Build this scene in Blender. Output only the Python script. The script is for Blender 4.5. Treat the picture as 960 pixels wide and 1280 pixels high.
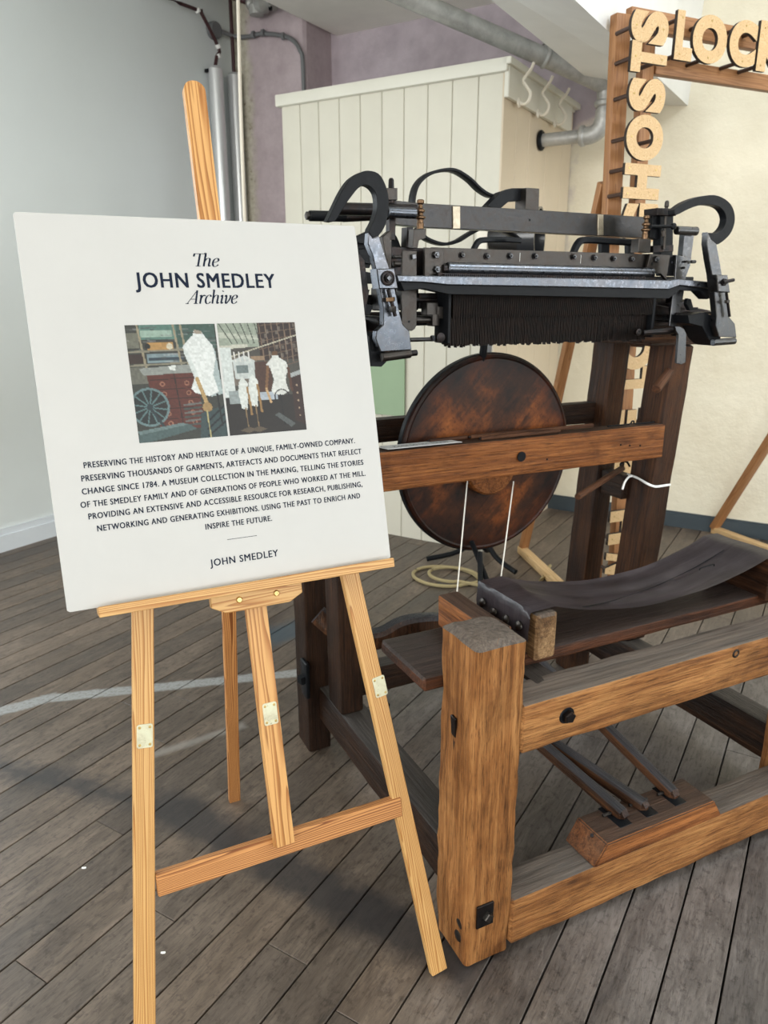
import bpy, bmesh, math, random
import numpy as np
from mathutils import Vector, Matrix, noise, Quaternion
random.seed(7)
for o in list(bpy.data.objects): bpy.data.objects.remove(o)
S = bpy.context.scene
COL = S.collection
R = math.radians
PI = math.pi

# ------------------------------------------------------------------ camera
cam_d = bpy.data.cameras.new('camera'); cam = bpy.data.objects.new('camera', cam_d); COL.objects.link(cam)
cam.location = (0, 0, 1.35)
cam.rotation_euler = (R(90 - 16.34), 0, 0)
cam_d.sensor_fit = 'VERTICAL'; cam_d.sensor_height = 36.0; cam_d.sensor_width = 27.0
cam_d.lens = 932 / 1280 * 36.0
cam_d.clip_start = 0.05
cam_d.dof.use_dof = True; cam_d.dof.focus_distance = 1.5; cam_d.dof.aperture_fstop = 6.5
S.camera = cam

# ------------------------------------------------------------------ room frame: a = along the floor boards (away), b = to the right
YAW_ROOM = R(-31)
AX = Vector((math.cos(R(59)), math.sin(R(59)), 0)); BX = Vector((AX.y, -AX.x, 0))
def room(a, b, z): return AX * a + BX * b + Vector((0, 0, z))

# ------------------------------------------------------------------ world and daylight
W = bpy.data.worlds.new('world'); S.world = W; W.use_nodes = True
bg = W.node_tree.nodes['Background']; bg.inputs[0].default_value = (0.80, 0.88, 1.0, 1); bg.inputs[1].default_value = 0.95

def area(name, loc, target, sx, sy, power, col):
    d = bpy.data.lights.new(name, 'AREA'); d.shape = 'RECTANGLE'; d.size = sx; d.size_y = sy; d.energy = power; d.color = col
    o = bpy.data.objects.new(name, d); COL.objects.link(o); o.location = loc
    o.rotation_euler = (Vector(target) - Vector(loc)).to_track_quat('-Z', 'Y').to_euler()
    return o
# tall windows along the right wall and behind the camera, one roof light
for k_, (a_, e_) in enumerate(((3.1, 60), (0.9, 70), (-1.5, 80))): area('window_light_right', room(a_, 4.97, 1.75), room(a_, 0, 1.5), 1.4, 1.9, e_, (0.93, 0.965, 1.0))
for k_, (b_, e_) in enumerate(((-2.6, 110), (0.2, 110), (3.0, 90))): area('window_light_behind', room(-4.47, b_, 1.75), room(0, b_, 1.6), 1.5, 1.9, e_, (1.0, 0.985, 0.96))
area('fill_light_left', room(0.9, -3.74, 1.7), room(0.9, 0, 1.9), 1.5, 1.9, 55, (0.86, 0.94, 1.0))  # added fill, out of view on the left, to brighten the soffit underside
area('roof_light', room(2.6, 1.1, 3.48), room(2.6, 1.1, 0), 1.2, 1.2, 52, (0.85, 0.93, 1.0))

S.view_settings.view_transform = 'Standard'; S.view_settings.look = 'None'
S.view_settings.exposure = 0.04; S.view_settings.gamma = 1.0
S.view_settings.use_curve_mapping = False

# ------------------------------------------------------------------ materials
def newmat(name):
    m = bpy.data.materials.new(name); m.use_nodes = True; nt = m.node_tree
    return m, nt, nt.nodes['Principled BSDF']
def N(nt, t, **kw):
    n = nt.nodes.new(t)
    for k, v in kw.items():
        if k.startswith('i_'):
            key = k[2:].replace('_', ' ')
            n.inputs[int(key) if key.isdigit() else key].default_value = v
        else: setattr(n, k, v)
    return n
def ramp(nt, fac, stops):
    r = nt.nodes.new('ShaderNodeValToRGB'); nt.links.new(fac, r.inputs[0])
    el = r.color_ramp.elements
    while len(el) > 1: el.remove(el[-1])
    el[0].position = stops[0][0]; el[0].color = tuple(stops[0][1]) + (1,)
    for p, c in stops[1:]:
        e = el.new(p); e.color = tuple(c) + (1,)
    return r.outputs[0]
def mix(nt, fac, a, b, mode='MIX'):
    n = nt.nodes.new('ShaderNodeMix'); n.data_type = 'RGBA'; n.blend_type = mode
    for sock, v in ((n.inputs[0], fac), (n.inputs[6], a), (n.inputs[7], b)):
        if hasattr(v, 'is_linked'): nt.links.new(v, sock)
        elif isinstance(v, (int, float)): sock.default_value = v
        else: sock.default_value = tuple(v) + (1,)
    return n.outputs[2]
def math_n(nt, op, a, b=None, clamp=False):
    n = nt.nodes.new('ShaderNodeMath'); n.operation = op; n.use_clamp = clamp
    for i, v in enumerate((a, b)):
        if v is None: continue
        if hasattr(v, 'is_linked'): nt.links.new(v, n.inputs[i])
        else: n.inputs[i].default_value = v
    return n.outputs[0]
def coords(nt, scale=(1, 1, 1), rnd=True, kind='Object'):
    tc = nt.nodes.new('ShaderNodeTexCoord'); mp = nt.nodes.new('ShaderNodeMapping')
    nt.links.new(tc.outputs[kind], mp.inputs[0]); mp.inputs['Scale'].default_value = scale
    if rnd:
        oi = nt.nodes.new('ShaderNodeObjectInfo')
        c = nt.nodes.new('ShaderNodeCombineXYZ')
        m1 = math_n(nt, 'MULTIPLY', oi.outputs['Random'], 13.7); m2 = math_n(nt, 'MULTIPLY', oi.outputs['Random'], 31.1)
        nt.links.new(m1, c.inputs[0]); nt.links.new(m2, c.inputs[1]); nt.links.new(m1, c.inputs[2])
        nt.links.new(c.outputs[0], mp.inputs['Location'])
    return mp.outputs[0]
def noi(nt, vec, scale, detail=4, rough=0.6, dist=0.0):
    n = nt.nodes.new('ShaderNodeTexNoise'); nt.links.new(vec, n.inputs['Vector'])
    n.inputs['Scale'].default_value = scale; n.inputs['Detail'].default_value = detail
    n.inputs['Roughness'].default_value = rough; n.inputs['Distortion'].default_value = dist
    return n.outputs['Fac']
def bump(nt, bsdf, h, strength=0.3, dist=0.002):
    b = nt.nodes.new('ShaderNodeBump'); b.inputs['Strength'].default_value = strength; b.inputs['Distance'].default_value = dist
    nt.links.new(h, b.inputs['Height']); nt.links.new(b.outputs[0], bsdf.inputs['Normal'])
def set_rough(nt, bsdf, v):
    if hasattr(v, 'is_linked'): nt.links.new(v, bsdf.inputs['Roughness'])
    else: bsdf.inputs['Roughness'].default_value = v

def old_wood(name, light, mid, dark, top=None, rough=0.55, gscale=1.0, top_amt=0.9, spec=0.22):
    """aged timber: fine fibres along local Z, broad blotches, pores; grimy worn grey on faces that look up"""
    m, nt, b = newmat(name)
    v1 = coords(nt, (120 * gscale, 120 * gscale, 3.2)); v2 = coords(nt, (11, 11, 3.5)); v3 = coords(nt, (330, 330, 16)); v4 = coords(nt, (34, 34, 1.6))
    f1 = noi(nt, v1, 1.0, 5, 0.65, 0.6); f2 = noi(nt, v2, 1.0, 4, 0.6, 0.4); f3 = noi(nt, v3, 1.0, 3, 0.7)
    s = math_n(nt, 'ADD', math_n(nt, 'MULTIPLY', f1, 0.55), math_n(nt, 'MULTIPLY', f2, 0.45))
    c = ramp(nt, s, [(0.30, dark), (0.47, mid), (0.62, light)])
    pores = ramp(nt, f3, [(0.34, (0.25, 0.22, 0.2)), (0.48, (1, 1, 1))])
    c = mix(nt, 0.8, c, pores, 'MULTIPLY')
    f4 = noi(nt, v4, 1.0, 6, 0.75, 1.0)
    f6 = noi(nt, coords(nt, (6, 6, 4)), 1.0, 5, 0.7, 0.6)
    c = mix(nt, 0.8, c, ramp(nt, f6, [(0.36, (0.45, 0.38, 0.33)), (0.50, (0.95, 0.93, 0.92)), (0.65, (1.05, 1.0, 0.98))]), 'MULTIPLY')
    c = mix(nt, 0.7, c, ramp(nt, f4, [(0.33, (0.16, 0.13, 0.12)), (0.42, (0.8, 0.78, 0.76)), (0.5, (1, 1, 1))]), 'MULTIPLY')
    if top:
        g = nt.nodes.new('ShaderNodeNewGeometry'); sx = nt.nodes.new('ShaderNodeSeparateXYZ'); nt.links.new(g.outputs['True Normal'], sx.inputs[0])
        up = ramp(nt, math_n(nt, 'ADD', sx.outputs[2], math_n(nt, 'MULTIPLY', math_n(nt, 'SUBTRACT', f2, 0.5), 0.5)), [(0.42, (0, 0, 0)), (0.72, (1, 1, 1))])
        up = math_n(nt, 'MULTIPLY', up, top_amt)
        grime = ramp(nt, f1, [(0.35, [x * 0.5 for x in top]), (0.6, top)])
        c = mix(nt, up, c, grime)
    nt.links.new(c, b.inputs['Base Color'])
    set_rough(nt, b, ramp(nt, f2, [(0.3, (rough - 0.12,) * 3), (0.7, (rough + 0.15,) * 3)]))
    b.inputs['Specular IOR Level'].default_value = spec
    h = math_n(nt, 'ADD', math_n(nt, 'ADD', math_n(nt, 'MULTIPLY', f1, 1.0), math_n(nt, 'MULTIPLY', f3, 0.35)), f4)
    bump(nt, b, h, 0.85, 0.004)
    return m
def pine(name, base, ring, scale=1.0, thr=0.5, rough=0.45):
    """knot-free pine: straight darker growth lines along local Z"""
    m, nt, b = newmat(name)
    v = coords(nt, (1, 1, 0.045)); n0 = noi(nt, v, 26, 2, 0.5)
    vv = coords(nt, (1, 1, 0.03)); sx = nt.nodes.new('ShaderNodeSeparateXYZ'); nt.links.new(vv, sx.inputs[0])
    w = math_n(nt, 'ADD', math_n(nt, 'MULTIPLY', sx.outputs[0], 150 * scale), math_n(nt, 'MULTIPLY', n0, 13.0))
    w = math_n(nt, 'ADD', w, math_n(nt, 'MULTIPLY', sx.outputs[1], 95 * scale))
    fr = math_n(nt, 'FRACT', w)
    c = ramp(nt, fr, [(0.0, base), (0.35, base), (0.80, ring), (0.93, [x * 0.8 for x in ring]), (1.0, base)])
    f3 = noi(nt, coords(nt, (400, 400, 10)), 1, 2, 0.5)
    c = mix(nt, 0.35, c, ramp(nt, f3, [(0.3, (0.72, 0.66, 0.6)), (0.6, (1, 1, 1))]), 'MULTIPLY')
    nt.links.new(c, b.inputs['Base Color']); b.inputs['Roughness'].default_value = rough
    bump(nt, b, f3, 0.15, 0.001)
    return m
def metal(name, col, rough=0.4, metallic=1.0, rust=None, amt=0.35, scale=60, spots=True):
    m, nt, b = newmat(name)
    v = coords(nt); f = noi(nt, v, scale, 5, 0.7, 0.3); g = noi(nt, v, scale * 5, 3, 0.6)
    c = ramp(nt, f, [(0.3, [x * 0.6 for x in col]), (0.65, col)])
    if rust: c = mix(nt, math_n(nt, 'MULTIPLY', ramp(nt, f, [(0.42, (0, 0, 0)), (0.62, (1, 1, 1))]), amt), c, rust)
    nt.links.new(c, b.inputs['Base Color']); b.inputs['Metallic'].default_value = metallic
    set_rough(nt, b, ramp(nt, g, [(0.3, (rough * 0.75,) * 3), (0.7, (min(1, rough * 1.4),) * 3)]))
    bump(nt, b, g, 0.07, 0.0005)
    return m
def paint(name, col, rough=0.6, var=0.08, scale=3.0, bmp=0.15, fine=90, bdist=0.002):
    m, nt, b = newmat(name)
    v = coords(nt, rnd=False); f = noi(nt, v, scale, 5, 0.6); g = noi(nt, v, fine, 3, 0.6)
    c = ramp(nt, f, [(0.3, [x * (1 - var) for x in col]), (0.7, [min(1, x * (1 + var * 0.4)) for x in col])])
    nt.links.new(c, b.inputs['Base Color']); b.inputs['Roughness'].default_value = rough
    bump(nt, b, math_n(nt, 'ADD', math_n(nt, 'MULTIPLY', f, 2.0), math_n(nt, 'MULTIPLY', g, 0.5)), bmp, bdist)
    return m

M = {}
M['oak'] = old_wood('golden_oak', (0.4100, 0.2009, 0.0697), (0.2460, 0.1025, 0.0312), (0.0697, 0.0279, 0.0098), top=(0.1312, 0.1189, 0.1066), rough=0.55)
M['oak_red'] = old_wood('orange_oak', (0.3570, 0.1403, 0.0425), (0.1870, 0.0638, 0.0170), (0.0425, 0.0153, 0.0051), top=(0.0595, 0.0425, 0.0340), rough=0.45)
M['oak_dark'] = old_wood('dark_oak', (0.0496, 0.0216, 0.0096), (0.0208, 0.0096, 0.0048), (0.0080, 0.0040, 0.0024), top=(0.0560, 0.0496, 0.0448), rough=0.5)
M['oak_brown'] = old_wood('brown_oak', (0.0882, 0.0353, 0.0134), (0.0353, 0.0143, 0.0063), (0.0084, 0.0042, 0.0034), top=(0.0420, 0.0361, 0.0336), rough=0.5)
M['seat_wood'] = old_wood('seat_wood', (0.12, 0.045, 0.02), (0.05, 0.02, 0.010), (0.014, 0.007, 0.005), top=(0.052, 0.040, 0.036), rough=0.45)
M['block_wood'] = old_wood('worn_block_wood', (0.44, 0.29, 0.15), (0.26, 0.155, 0.075), (0.09, 0.05, 0.025), top=(0.10, 0.085, 0.075), rough=0.6)
M['rod_wood'] = old_wood('rod_wood', (0.1400, 0.0630, 0.0315), (0.0700, 0.0294, 0.0154), (0.0210, 0.0091, 0.0056), rough=0.55)
M['treadle'] = old_wood('treadle_wood', (0.13, 0.055, 0.024), (0.05, 0.024, 0.013), (0.014, 0.008, 0.006), top=(0.055, 0.058, 0.066), rough=0.38)
M['pine'] = pine('easel_pine', (0.5779, 0.3440, 0.1273), (0.3853, 0.1651, 0.0378), 1.5)
M['pine_flat'] = pine('easel_pine_flat_sawn', (0.5924, 0.3244, 0.1128), (0.3526, 0.1410, 0.0317), 0.42)
M['pine_deep'] = pine('easel_pine_deep', (0.5474, 0.2581, 0.0860), (0.2111, 0.0665, 0.0156), 1.6)
M['ply'] = pine('sign_plywood', (0.6256, 0.4324, 0.2300), (0.5336, 0.3450, 0.1564), 0.5)
M['ply_edge'] = paint('burnt_plywood_edge', (0.03, 0.02, 0.014), 0.8)
M['stain_pine'] = pine('stained_pine', (0.36, 0.17, 0.065), (0.28, 0.12, 0.04), 0.4, rough=0.5)
M['dowel'] = paint('dark_dowel', (0.05, 0.022, 0.012), 0.5)
M['iron'] = metal('dark_iron', (0.0240, 0.0232, 0.0248), 0.36, 0.85, (0.0320, 0.0160, 0.0096), 0.5)
M['iron_mid'] = metal('worn_iron', (0.072, 0.066, 0.061), 0.38, 0.9, (0.0300, 0.0192, 0.0132), 0.5)
M['black'] = metal('blackened_iron', (0.007, 0.008, 0.010), 0.42, 0.0)
M['black'].node_tree.nodes['Principled BSDF'].inputs['Specular IOR Level'].default_value = 0.16
M['steel'] = metal('polished_steel', (0.1548, 0.1692, 0.1944), 0.30, 1.0, (0.0864, 0.0720, 0.0648), 0.45, 22)
M['grey_steel'] = metal('grey_steel', (0.0643, 0.0633, 0.0643), 0.36, 0.95, (0.0357, 0.0286, 0.0238), 0.6)
M['lever_steel'] = metal('dull_lever_steel', (0.14, 0.145, 0.155), 0.33, 1.0, (0.08, 0.07, 0.06), 0.5, 25)
M['bronze'] = metal('old_bronze', (0.19, 0.115, 0.065), 0.36, 0.95, (0.05, 0.03, 0.02), 0.6)
M['brass_plate'] = metal('passivated_plate', (0.72, 0.68, 0.48), 0.35, 0.4, (0.4960, 0.5280, 0.4000), 0.5, 45)
M['brass'] = metal('brass_screw', (0.62, 0.45, 0.18), 0.3)
M['bright_bronze'] = metal('bright_bronze', (0.42, 0.36, 0.27), 0.35, 0.9)
M['sinker'] = metal('sinker_iron', (0.020, 0.016, 0.014), 0.45, 0.7, (0.03, 0.015, 0.01), 0.5)
M['galv'] = metal('galvanised_pipe', (0.50, 0.50, 0.48), 0.42, 0.35, None, 0, 12)
M['duct'] = paint('bright_duct', (0.70, 0.71, 0.72), 0.28, 0.04, 3, 0.03, 20)
M['duct'].node_tree.nodes['Principled BSDF'].inputs['Metallic'].default_value = 0.5
M['cable_red'] = paint('maroon_cable', (0.045, 0.012, 0.014), 0.5)
M['greypaint'] = paint('grey_conduit_paint', (0.16, 0.165, 0.17), 0.55)
M['rope'] = paint('cream_cord', (0.72, 0.66, 0.56), 0.8)
M['string'] = paint('white_string', (0.80, 0.77, 0.70), 0.8)
M['tie'] = paint('white_tie', (0.88, 0.88, 0.86), 0.5)
M['yellow_cable'] = paint('straw_cable', (0.36, 0.29, 0.15), 0.6)
M['board'] = paint('board_face', (0.475, 0.472, 0.457), 0.5, 0.03, 5, 0.08, 400, 0.0005)
M['ink'] = paint('navy_ink', (0.012, 0.018, 0.035), 0.45)
M['ink'].node_tree.nodes['Principled BSDF'].inputs['Specular IOR Level'].default_value = 0.08
M['label'] = paint('label_paper', (0.6480, 0.6660, 0.6750), 0.6)
M['green'] = paint('pale_green_paint', (0.2890, 0.3995, 0.2550), 0.6)
M['cream_board'] = paint('cream_boarding', (0.6438, 0.6177, 0.5220), 0.55, 0.07, 2.5, 0.12)
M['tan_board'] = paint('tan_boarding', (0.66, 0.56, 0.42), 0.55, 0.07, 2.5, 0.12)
M['cream_trim'] = paint('cream_trim', (0.7020, 0.6840, 0.5940), 0.5, 0.05, 2.5, 0.1)
M['hook'] = paint('cream_hook', (0.80, 0.75, 0.64), 0.45)
M['white_paint'] = paint('white_paint', (0.84, 0.85, 0.84), 0.5)
M['skirt_white'] = paint('skirting_white', (0.74, 0.79, 0.84), 0.4)
M['skirt_dark'] = paint('skirting_slate', (0.045, 0.062, 0.075), 0.5)
M['soffit'] = paint('soffit_paint', (0.90, 0.88, 0.80), 0.7)
M['wall_left'] = paint('left_wall_paint', (0.74, 0.79, 0.79), 0.6, 0.04, 1.2, 0.12)
M['subfloor'] = paint('gap_dark', (0.012, 0.010, 0.009), 0.9)
M['lens'] = paint('dark_glass_black', (0.02, 0.022, 0.026), 0.2)

def wall_mat():
    m, nt, b = newmat('cream_to_lilac_plaster')
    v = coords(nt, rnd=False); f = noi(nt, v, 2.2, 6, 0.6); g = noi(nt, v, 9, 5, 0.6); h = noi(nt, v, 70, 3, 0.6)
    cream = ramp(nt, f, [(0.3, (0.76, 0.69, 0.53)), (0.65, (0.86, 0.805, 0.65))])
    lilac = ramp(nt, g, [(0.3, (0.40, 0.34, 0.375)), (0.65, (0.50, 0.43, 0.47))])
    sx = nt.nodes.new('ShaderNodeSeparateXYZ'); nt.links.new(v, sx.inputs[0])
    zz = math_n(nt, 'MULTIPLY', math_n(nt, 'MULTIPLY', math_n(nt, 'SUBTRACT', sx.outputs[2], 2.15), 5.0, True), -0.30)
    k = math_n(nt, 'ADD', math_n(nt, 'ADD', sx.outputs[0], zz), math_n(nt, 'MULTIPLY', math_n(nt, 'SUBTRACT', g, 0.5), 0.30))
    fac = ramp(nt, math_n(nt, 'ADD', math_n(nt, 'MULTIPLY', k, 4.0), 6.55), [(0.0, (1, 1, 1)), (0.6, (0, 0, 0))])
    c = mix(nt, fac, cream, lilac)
    nt.links.new(c, b.inputs['Base Color']); b.inputs['Roughness'].default_value = 0.65
    bump(nt, b, math_n(nt, 'ADD', math_n(nt, 'MULTIPLY', g, 3.0), math_n(nt, 'MULTIPLY', h, 0.4)), 0.35, 0.008)
    return m
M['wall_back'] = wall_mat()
def chimney_mat():
    m, nt, b = newmat('lilac_and_bare_plaster')
    v = coords(nt, rnd=False); g = noi(nt, v, 9, 5, 0.65); d = noi(nt, v, 26, 5, 0.7)
    lil = ramp(nt, g, [(0.3, (0.40, 0.325, 0.345)), (0.65, (0.50, 0.42, 0.44))])
    bare = ramp(nt, d, [(0.30, (0.12, 0.09, 0.06)), (0.38, (0.40, 0.36, 0.28)), (0.62, (0.55, 0.52, 0.43))])
    sx = nt.nodes.new('ShaderNodeSeparateXYZ'); nt.links.new(v, sx.inputs[0])
    k = math_n(nt, 'ADD', sx.outputs[0], math_n(nt, 'MULTIPLY', math_n(nt, 'SUBTRACT', g, 0.5), 0.12))
    fac = ramp(nt, math_n(nt, 'ADD', math_n(nt, 'MULTIPLY', k, 9.0), 33.0), [(0.2, (1, 1, 1)), (0.75, (0, 0, 0))])
    nt.links.new(mix(nt, fac, lil, bare), b.inputs['Base Color']); b.inputs['Roughness'].default_value = 0.75
    bump(nt, b, d, 0.4, 0.008)
    return m
M['chimney'] = chimney_mat()

def floor_mat():
    m, nt, b = newmat('old_floor_board')
    v1 = coords(nt, (26, 5.0, 26)); v2 = coords(nt, (7, 3.0, 7)); v3 = coords(nt, (190, 22, 190)); v5 = coords(nt, (60, 45, 60))
    f1 = noi(nt, v1, 1, 6, 0.72, 1.4); f2 = noi(nt, v2, 1, 5, 0.65, 0.5); f3 = noi(nt, v3, 1, 3, 0.7); f5 = noi(nt, v5, 1, 4, 0.7)
    s = math_n(nt, 'ADD', math_n(nt, 'MULTIPLY', f1, 0.5), math_n(nt, 'MULTIPLY', f2, 0.5))
    c = ramp(nt, s, [(0.30, (0.050, 0.040, 0.033)), (0.48, (0.118, 0.094, 0.074)), (0.66, (0.210, 0.170, 0.136))])
    oi = nt.nodes.new('ShaderNodeObjectInfo')
    c = mix(nt, 0.8, c, ramp(nt, oi.outputs['Random'], [(0, (0.62, 0.60, 0.60)), (0.5, (0.85, 0.82, 0.80)), (1, (1.08, 1.0, 0.93))]), 'MULTIPLY')
    c = mix(nt, 0.55, c, ramp(nt, f3, [(0.32, (0.3, 0.28, 0.27)), (0.5, (1, 1, 1))]), 'MULTIPLY')
    c = mix(nt, 0.6, c, ramp(nt, f5, [(0.34, (0.35, 0.33, 0.32)), (0.46, (1, 1, 1)), (0.62, (1, 1, 1)), (0.70, (1.25, 1.22, 1.2))]), 'MULTIPLY')
    # marks in the place's own metres: a grey scuffed paint line, a dark band, a blue paint patch, cooler trodden area with bluish sheen painted in
    g = nt.nodes.new('ShaderNodeNewGeometry'); P = nt.nodes.new('ShaderNodeSeparateXYZ'); nt.links.new(g.outputs['Position'], P.inputs[0])
    wn = noi(nt, g.outputs['Position'], 14, 5, 0.7); wl = noi(nt, g.outputs['Position'], 2.3, 4, 0.6); ws = noi(nt, g.outputs['Position'], 90, 3, 0.6)
    def seg(p, q, w, soft, wob=0.03):
        d = Vector((q[0] - p[0], q[1] - p[1])); L = d.length; d /= L
        dx = math_n(nt, 'SUBTRACT', P.outputs[0], p[0]); dy = math_n(nt, 'SUBTRACT', P.outputs[1], p[1])
        t = math_n(nt, 'ADD', math_n(nt, 'MULTIPLY', dx, d.x), math_n(nt, 'MULTIPLY', dy, d.y))
        u = math_n(nt, 'ABSOLUTE', math_n(nt, 'ADD', math_n(nt, 'ADD', math_n(nt, 'MULTIPLY', dx, -d.y), math_n(nt, 'MULTIPLY', dy, d.x)), math_n(nt, 'MULTIPLY', math_n(nt, 'SUBTRACT', wn, 0.5), wob)))
        e = math_n(nt, 'ABSOLUTE', math_n(nt, 'SUBTRACT', t, L / 2)); e = math_n(nt, 'SUBTRACT', e, L / 2)
        dd = math_n(nt, 'MAXIMUM', u, e)
        return math_n(nt, 'SUBTRACT', 1.0, math_n(nt, 'DIVIDE', math_n(nt, 'SUBTRACT', dd, w), soft), True)
    # greyer, trodden floor in front of the machine, plus bluish window sheen put into the colour
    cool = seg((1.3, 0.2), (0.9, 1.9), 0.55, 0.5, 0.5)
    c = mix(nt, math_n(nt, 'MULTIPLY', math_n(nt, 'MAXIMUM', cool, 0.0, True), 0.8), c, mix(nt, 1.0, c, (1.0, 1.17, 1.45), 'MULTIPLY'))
    band = math_n(nt, 'MAXIMUM', seg((-1.1383, 1.9074), (-0.5796, 1.7284), 0.010, 0.06, 0.16), seg((-0.5796, 1.7284), (0.1520, 1.2440), 0.030, 0.055, 0.12))
    c = mix(nt, math_n(nt, 'MULTIPLY', math_n(nt, 'MAXIMUM', band, 0.0, True), 0.8), c, (0.022, 0.021, 0.023))
    ln = math_n(nt, 'MAXIMUM', seg((-1.4114, 2.1427), (-1.1672, 2.3032), 0.024, 0.012), seg((-1.1672, 2.3032), (0.1225, 2.5794), 0.022, 0.012))
    ln = math_n(nt, 'MULTIPLY', math_n(nt, 'MAXIMUM', ln, 0.0, True), ramp(nt, ws, [(0.35, (0.55,) * 3), (0.55, (0.95,) * 3)]))
    c = mix(nt, ln, c, (0.30, 0.31, 0.31))
    sc = math_n(nt, 'MULTIPLY', math_n(nt, 'MAXIMUM', seg((-0.6946, 1.9795), (-0.4679, 2.1287), 0.006, 0.02, 0.03), 0.0, True), 0.4)
    c = mix(nt, sc, c, (0.36, 0.35, 0.33))
    bl = math_n(nt, 'MULTIPLY', math_n(nt, 'MAXIMUM', seg((-0.4235, 2.8173), (-0.3624, 2.8633), 0.05, 0.06, 0.1), 0.0, True), 0.75)
    c = mix(nt, bl, c, (0.03, 0.06, 0.085))
    nt.links.new(c, b.inputs['Base Color'])
    set_rough(nt, b, ramp(nt, f2, [(0.3, (0.34,) * 3), (0.7, (0.58,) * 3)]))
    bump(nt, b, math_n(nt, 'ADD', f1, math_n(nt, 'MULTIPLY', f3, 0.5)), 0.35, 0.003)
    return m

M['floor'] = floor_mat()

# ------------------------------------------------------------------ object helpers
def link(name, me, mat, parent=None, mx=None, label=None, kind=None):
    o = bpy.data.objects.new(name, me); COL.objects.link(o)
    if mat is not None:
        if len(me.materials) == 0: me.materials.append(M[mat] if isinstance(mat, str) else mat)
    if parent is not None: o.parent = parent
    if mx is not None: o.matrix_local = mx
    if label: o['label'] = label
    if kind: o['kind'] = kind
    return o
def fin(name, bm, mat, parent=None, mx=None, label=None, kind=None, smooth=False, angle=35):
    bmesh.ops.recalc_face_normals(bm, faces=bm.faces)
    me = bpy.data.meshes.new(name); bm.to_mesh(me); bm.free()
    if smooth:
        me.shade_smooth() if hasattr(me, 'shade_smooth') else None
        try: me.set_sharp_from_angle(angle=R(angle))
        except Exception: pass
    return link(name, me, mat, parent, mx, label, kind)
def thing(name, label, cat, loc=(0, 0, 0), mx=None, group=None):
    o = bpy.data.objects.new(name, None); COL.objects.link(o); o.empty_display_size = 0.1
    if mx is not None: o.matrix_world = mx
    else: o.location = loc
    tag(o, label, cat, group); return o
def tag(o, label, cat, group=None):
    o['label'] = label; o['category'] = cat
    if group: o['group'] = group
    return o
def frame(origin, X, Y, Z):
    m = Matrix((X, Y, Z)).transposed().to_4x4(); m.translation = origin; return m
def T(x, y, z): return Matrix.Translation((x, y, z))

def rrect(w, d, r, k=3, n=1):
    """rounded rectangle section, n extra points per side"""
    pts = []
    cs = [(w/2 - r, d/2 - r, 0), (-w/2 + r, d/2 - r, 90), (-w/2 + r, -d/2 + r, 180), (w/2 - r, -d/2 + r, 270)]
    for i, (cx, cy, a0) in enumerate(cs):
        arc = [(cx + r * math.cos(R(a0 + 90 * j / (k - 1))), cy + r * math.sin(R(a0 + 90 * j / (k - 1)))) for j in range(k)]
        pts += arc
        nx = cs[(i + 1) % 4]; s = (nx[0] + r * math.cos(R(nx[2])), nx[1] + r * math.sin(R(nx[2])))
        for j in range(1, n + 1): pts.append((arc[-1][0] + (s[0] - arc[-1][0]) * j / (n + 1), arc[-1][1] + (s[1] - arc[-1][1]) * j / (n + 1)))
    return pts
def prism_bm(sec, L, r=0.003, rings=2, amp=0.0, freq=14, taper=None, top_extra=0.0):
    bm = bmesh.new(); seed = Vector((random.random() * 50, random.random() * 50, random.random() * 50))
    zs = [(0, 1 - 0), (r, 0)] ; vs = []
    lv = [(0.0, r)] + [(r + (L - 2 * r) * i / (rings - 1), 0.0) for i in range(rings)] + [(L, r + top_extra)]
    mxr = max(max(abs(p[0]), abs(p[1])) for p in sec)
    for z, ins in lv:
        ring = []
        tp = 1.0 if taper is None else taper(z / L)
        for x, y in sec:
            l = math.hypot(x, y) or 1
            kx = (abs(x) - ins) / abs(x) if abs(x) > ins else 1; ky = (abs(y) - ins) / abs(y) if abs(y) > ins else 1
            p = Vector((x * kx * tp, y * ky * tp, z))
            if amp: p += (Vector((x, y, 0)) / l) * (noise.noise(p * freq + seed) * amp * (1.6 if ins else 1.0) - amp * 0.3)
            if amp and ins: p.z += noise.noise(p * freq * 2 + seed) * amp * 1.2 * (1 if z > L / 2 else 0.4)
            ring.append(bm.verts.new(p))
        vs.append(ring)
    n = len(sec)
    for a, b in zip(vs, vs[1:]):
        for i in range(n): bm.faces.new((a[i], a[(i + 1) % n], b[(i + 1) % n], b[i]))
    for ring, z in ((vs[0], -1), (vs[-1], 1)):
        f = bm.faces.new(ring)
        if n > 16 and amp: bmesh.ops.poke(bm, faces=[f])
    return bm
AXM = {'z': Matrix.Identity(3), 'x': Matrix(((0, 0, 1), (1, 0, 0), (0, 1, 0))), 'y': Matrix(((0, 1, 0), (0, 0, 1), (1, 0, 0)))}
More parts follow.
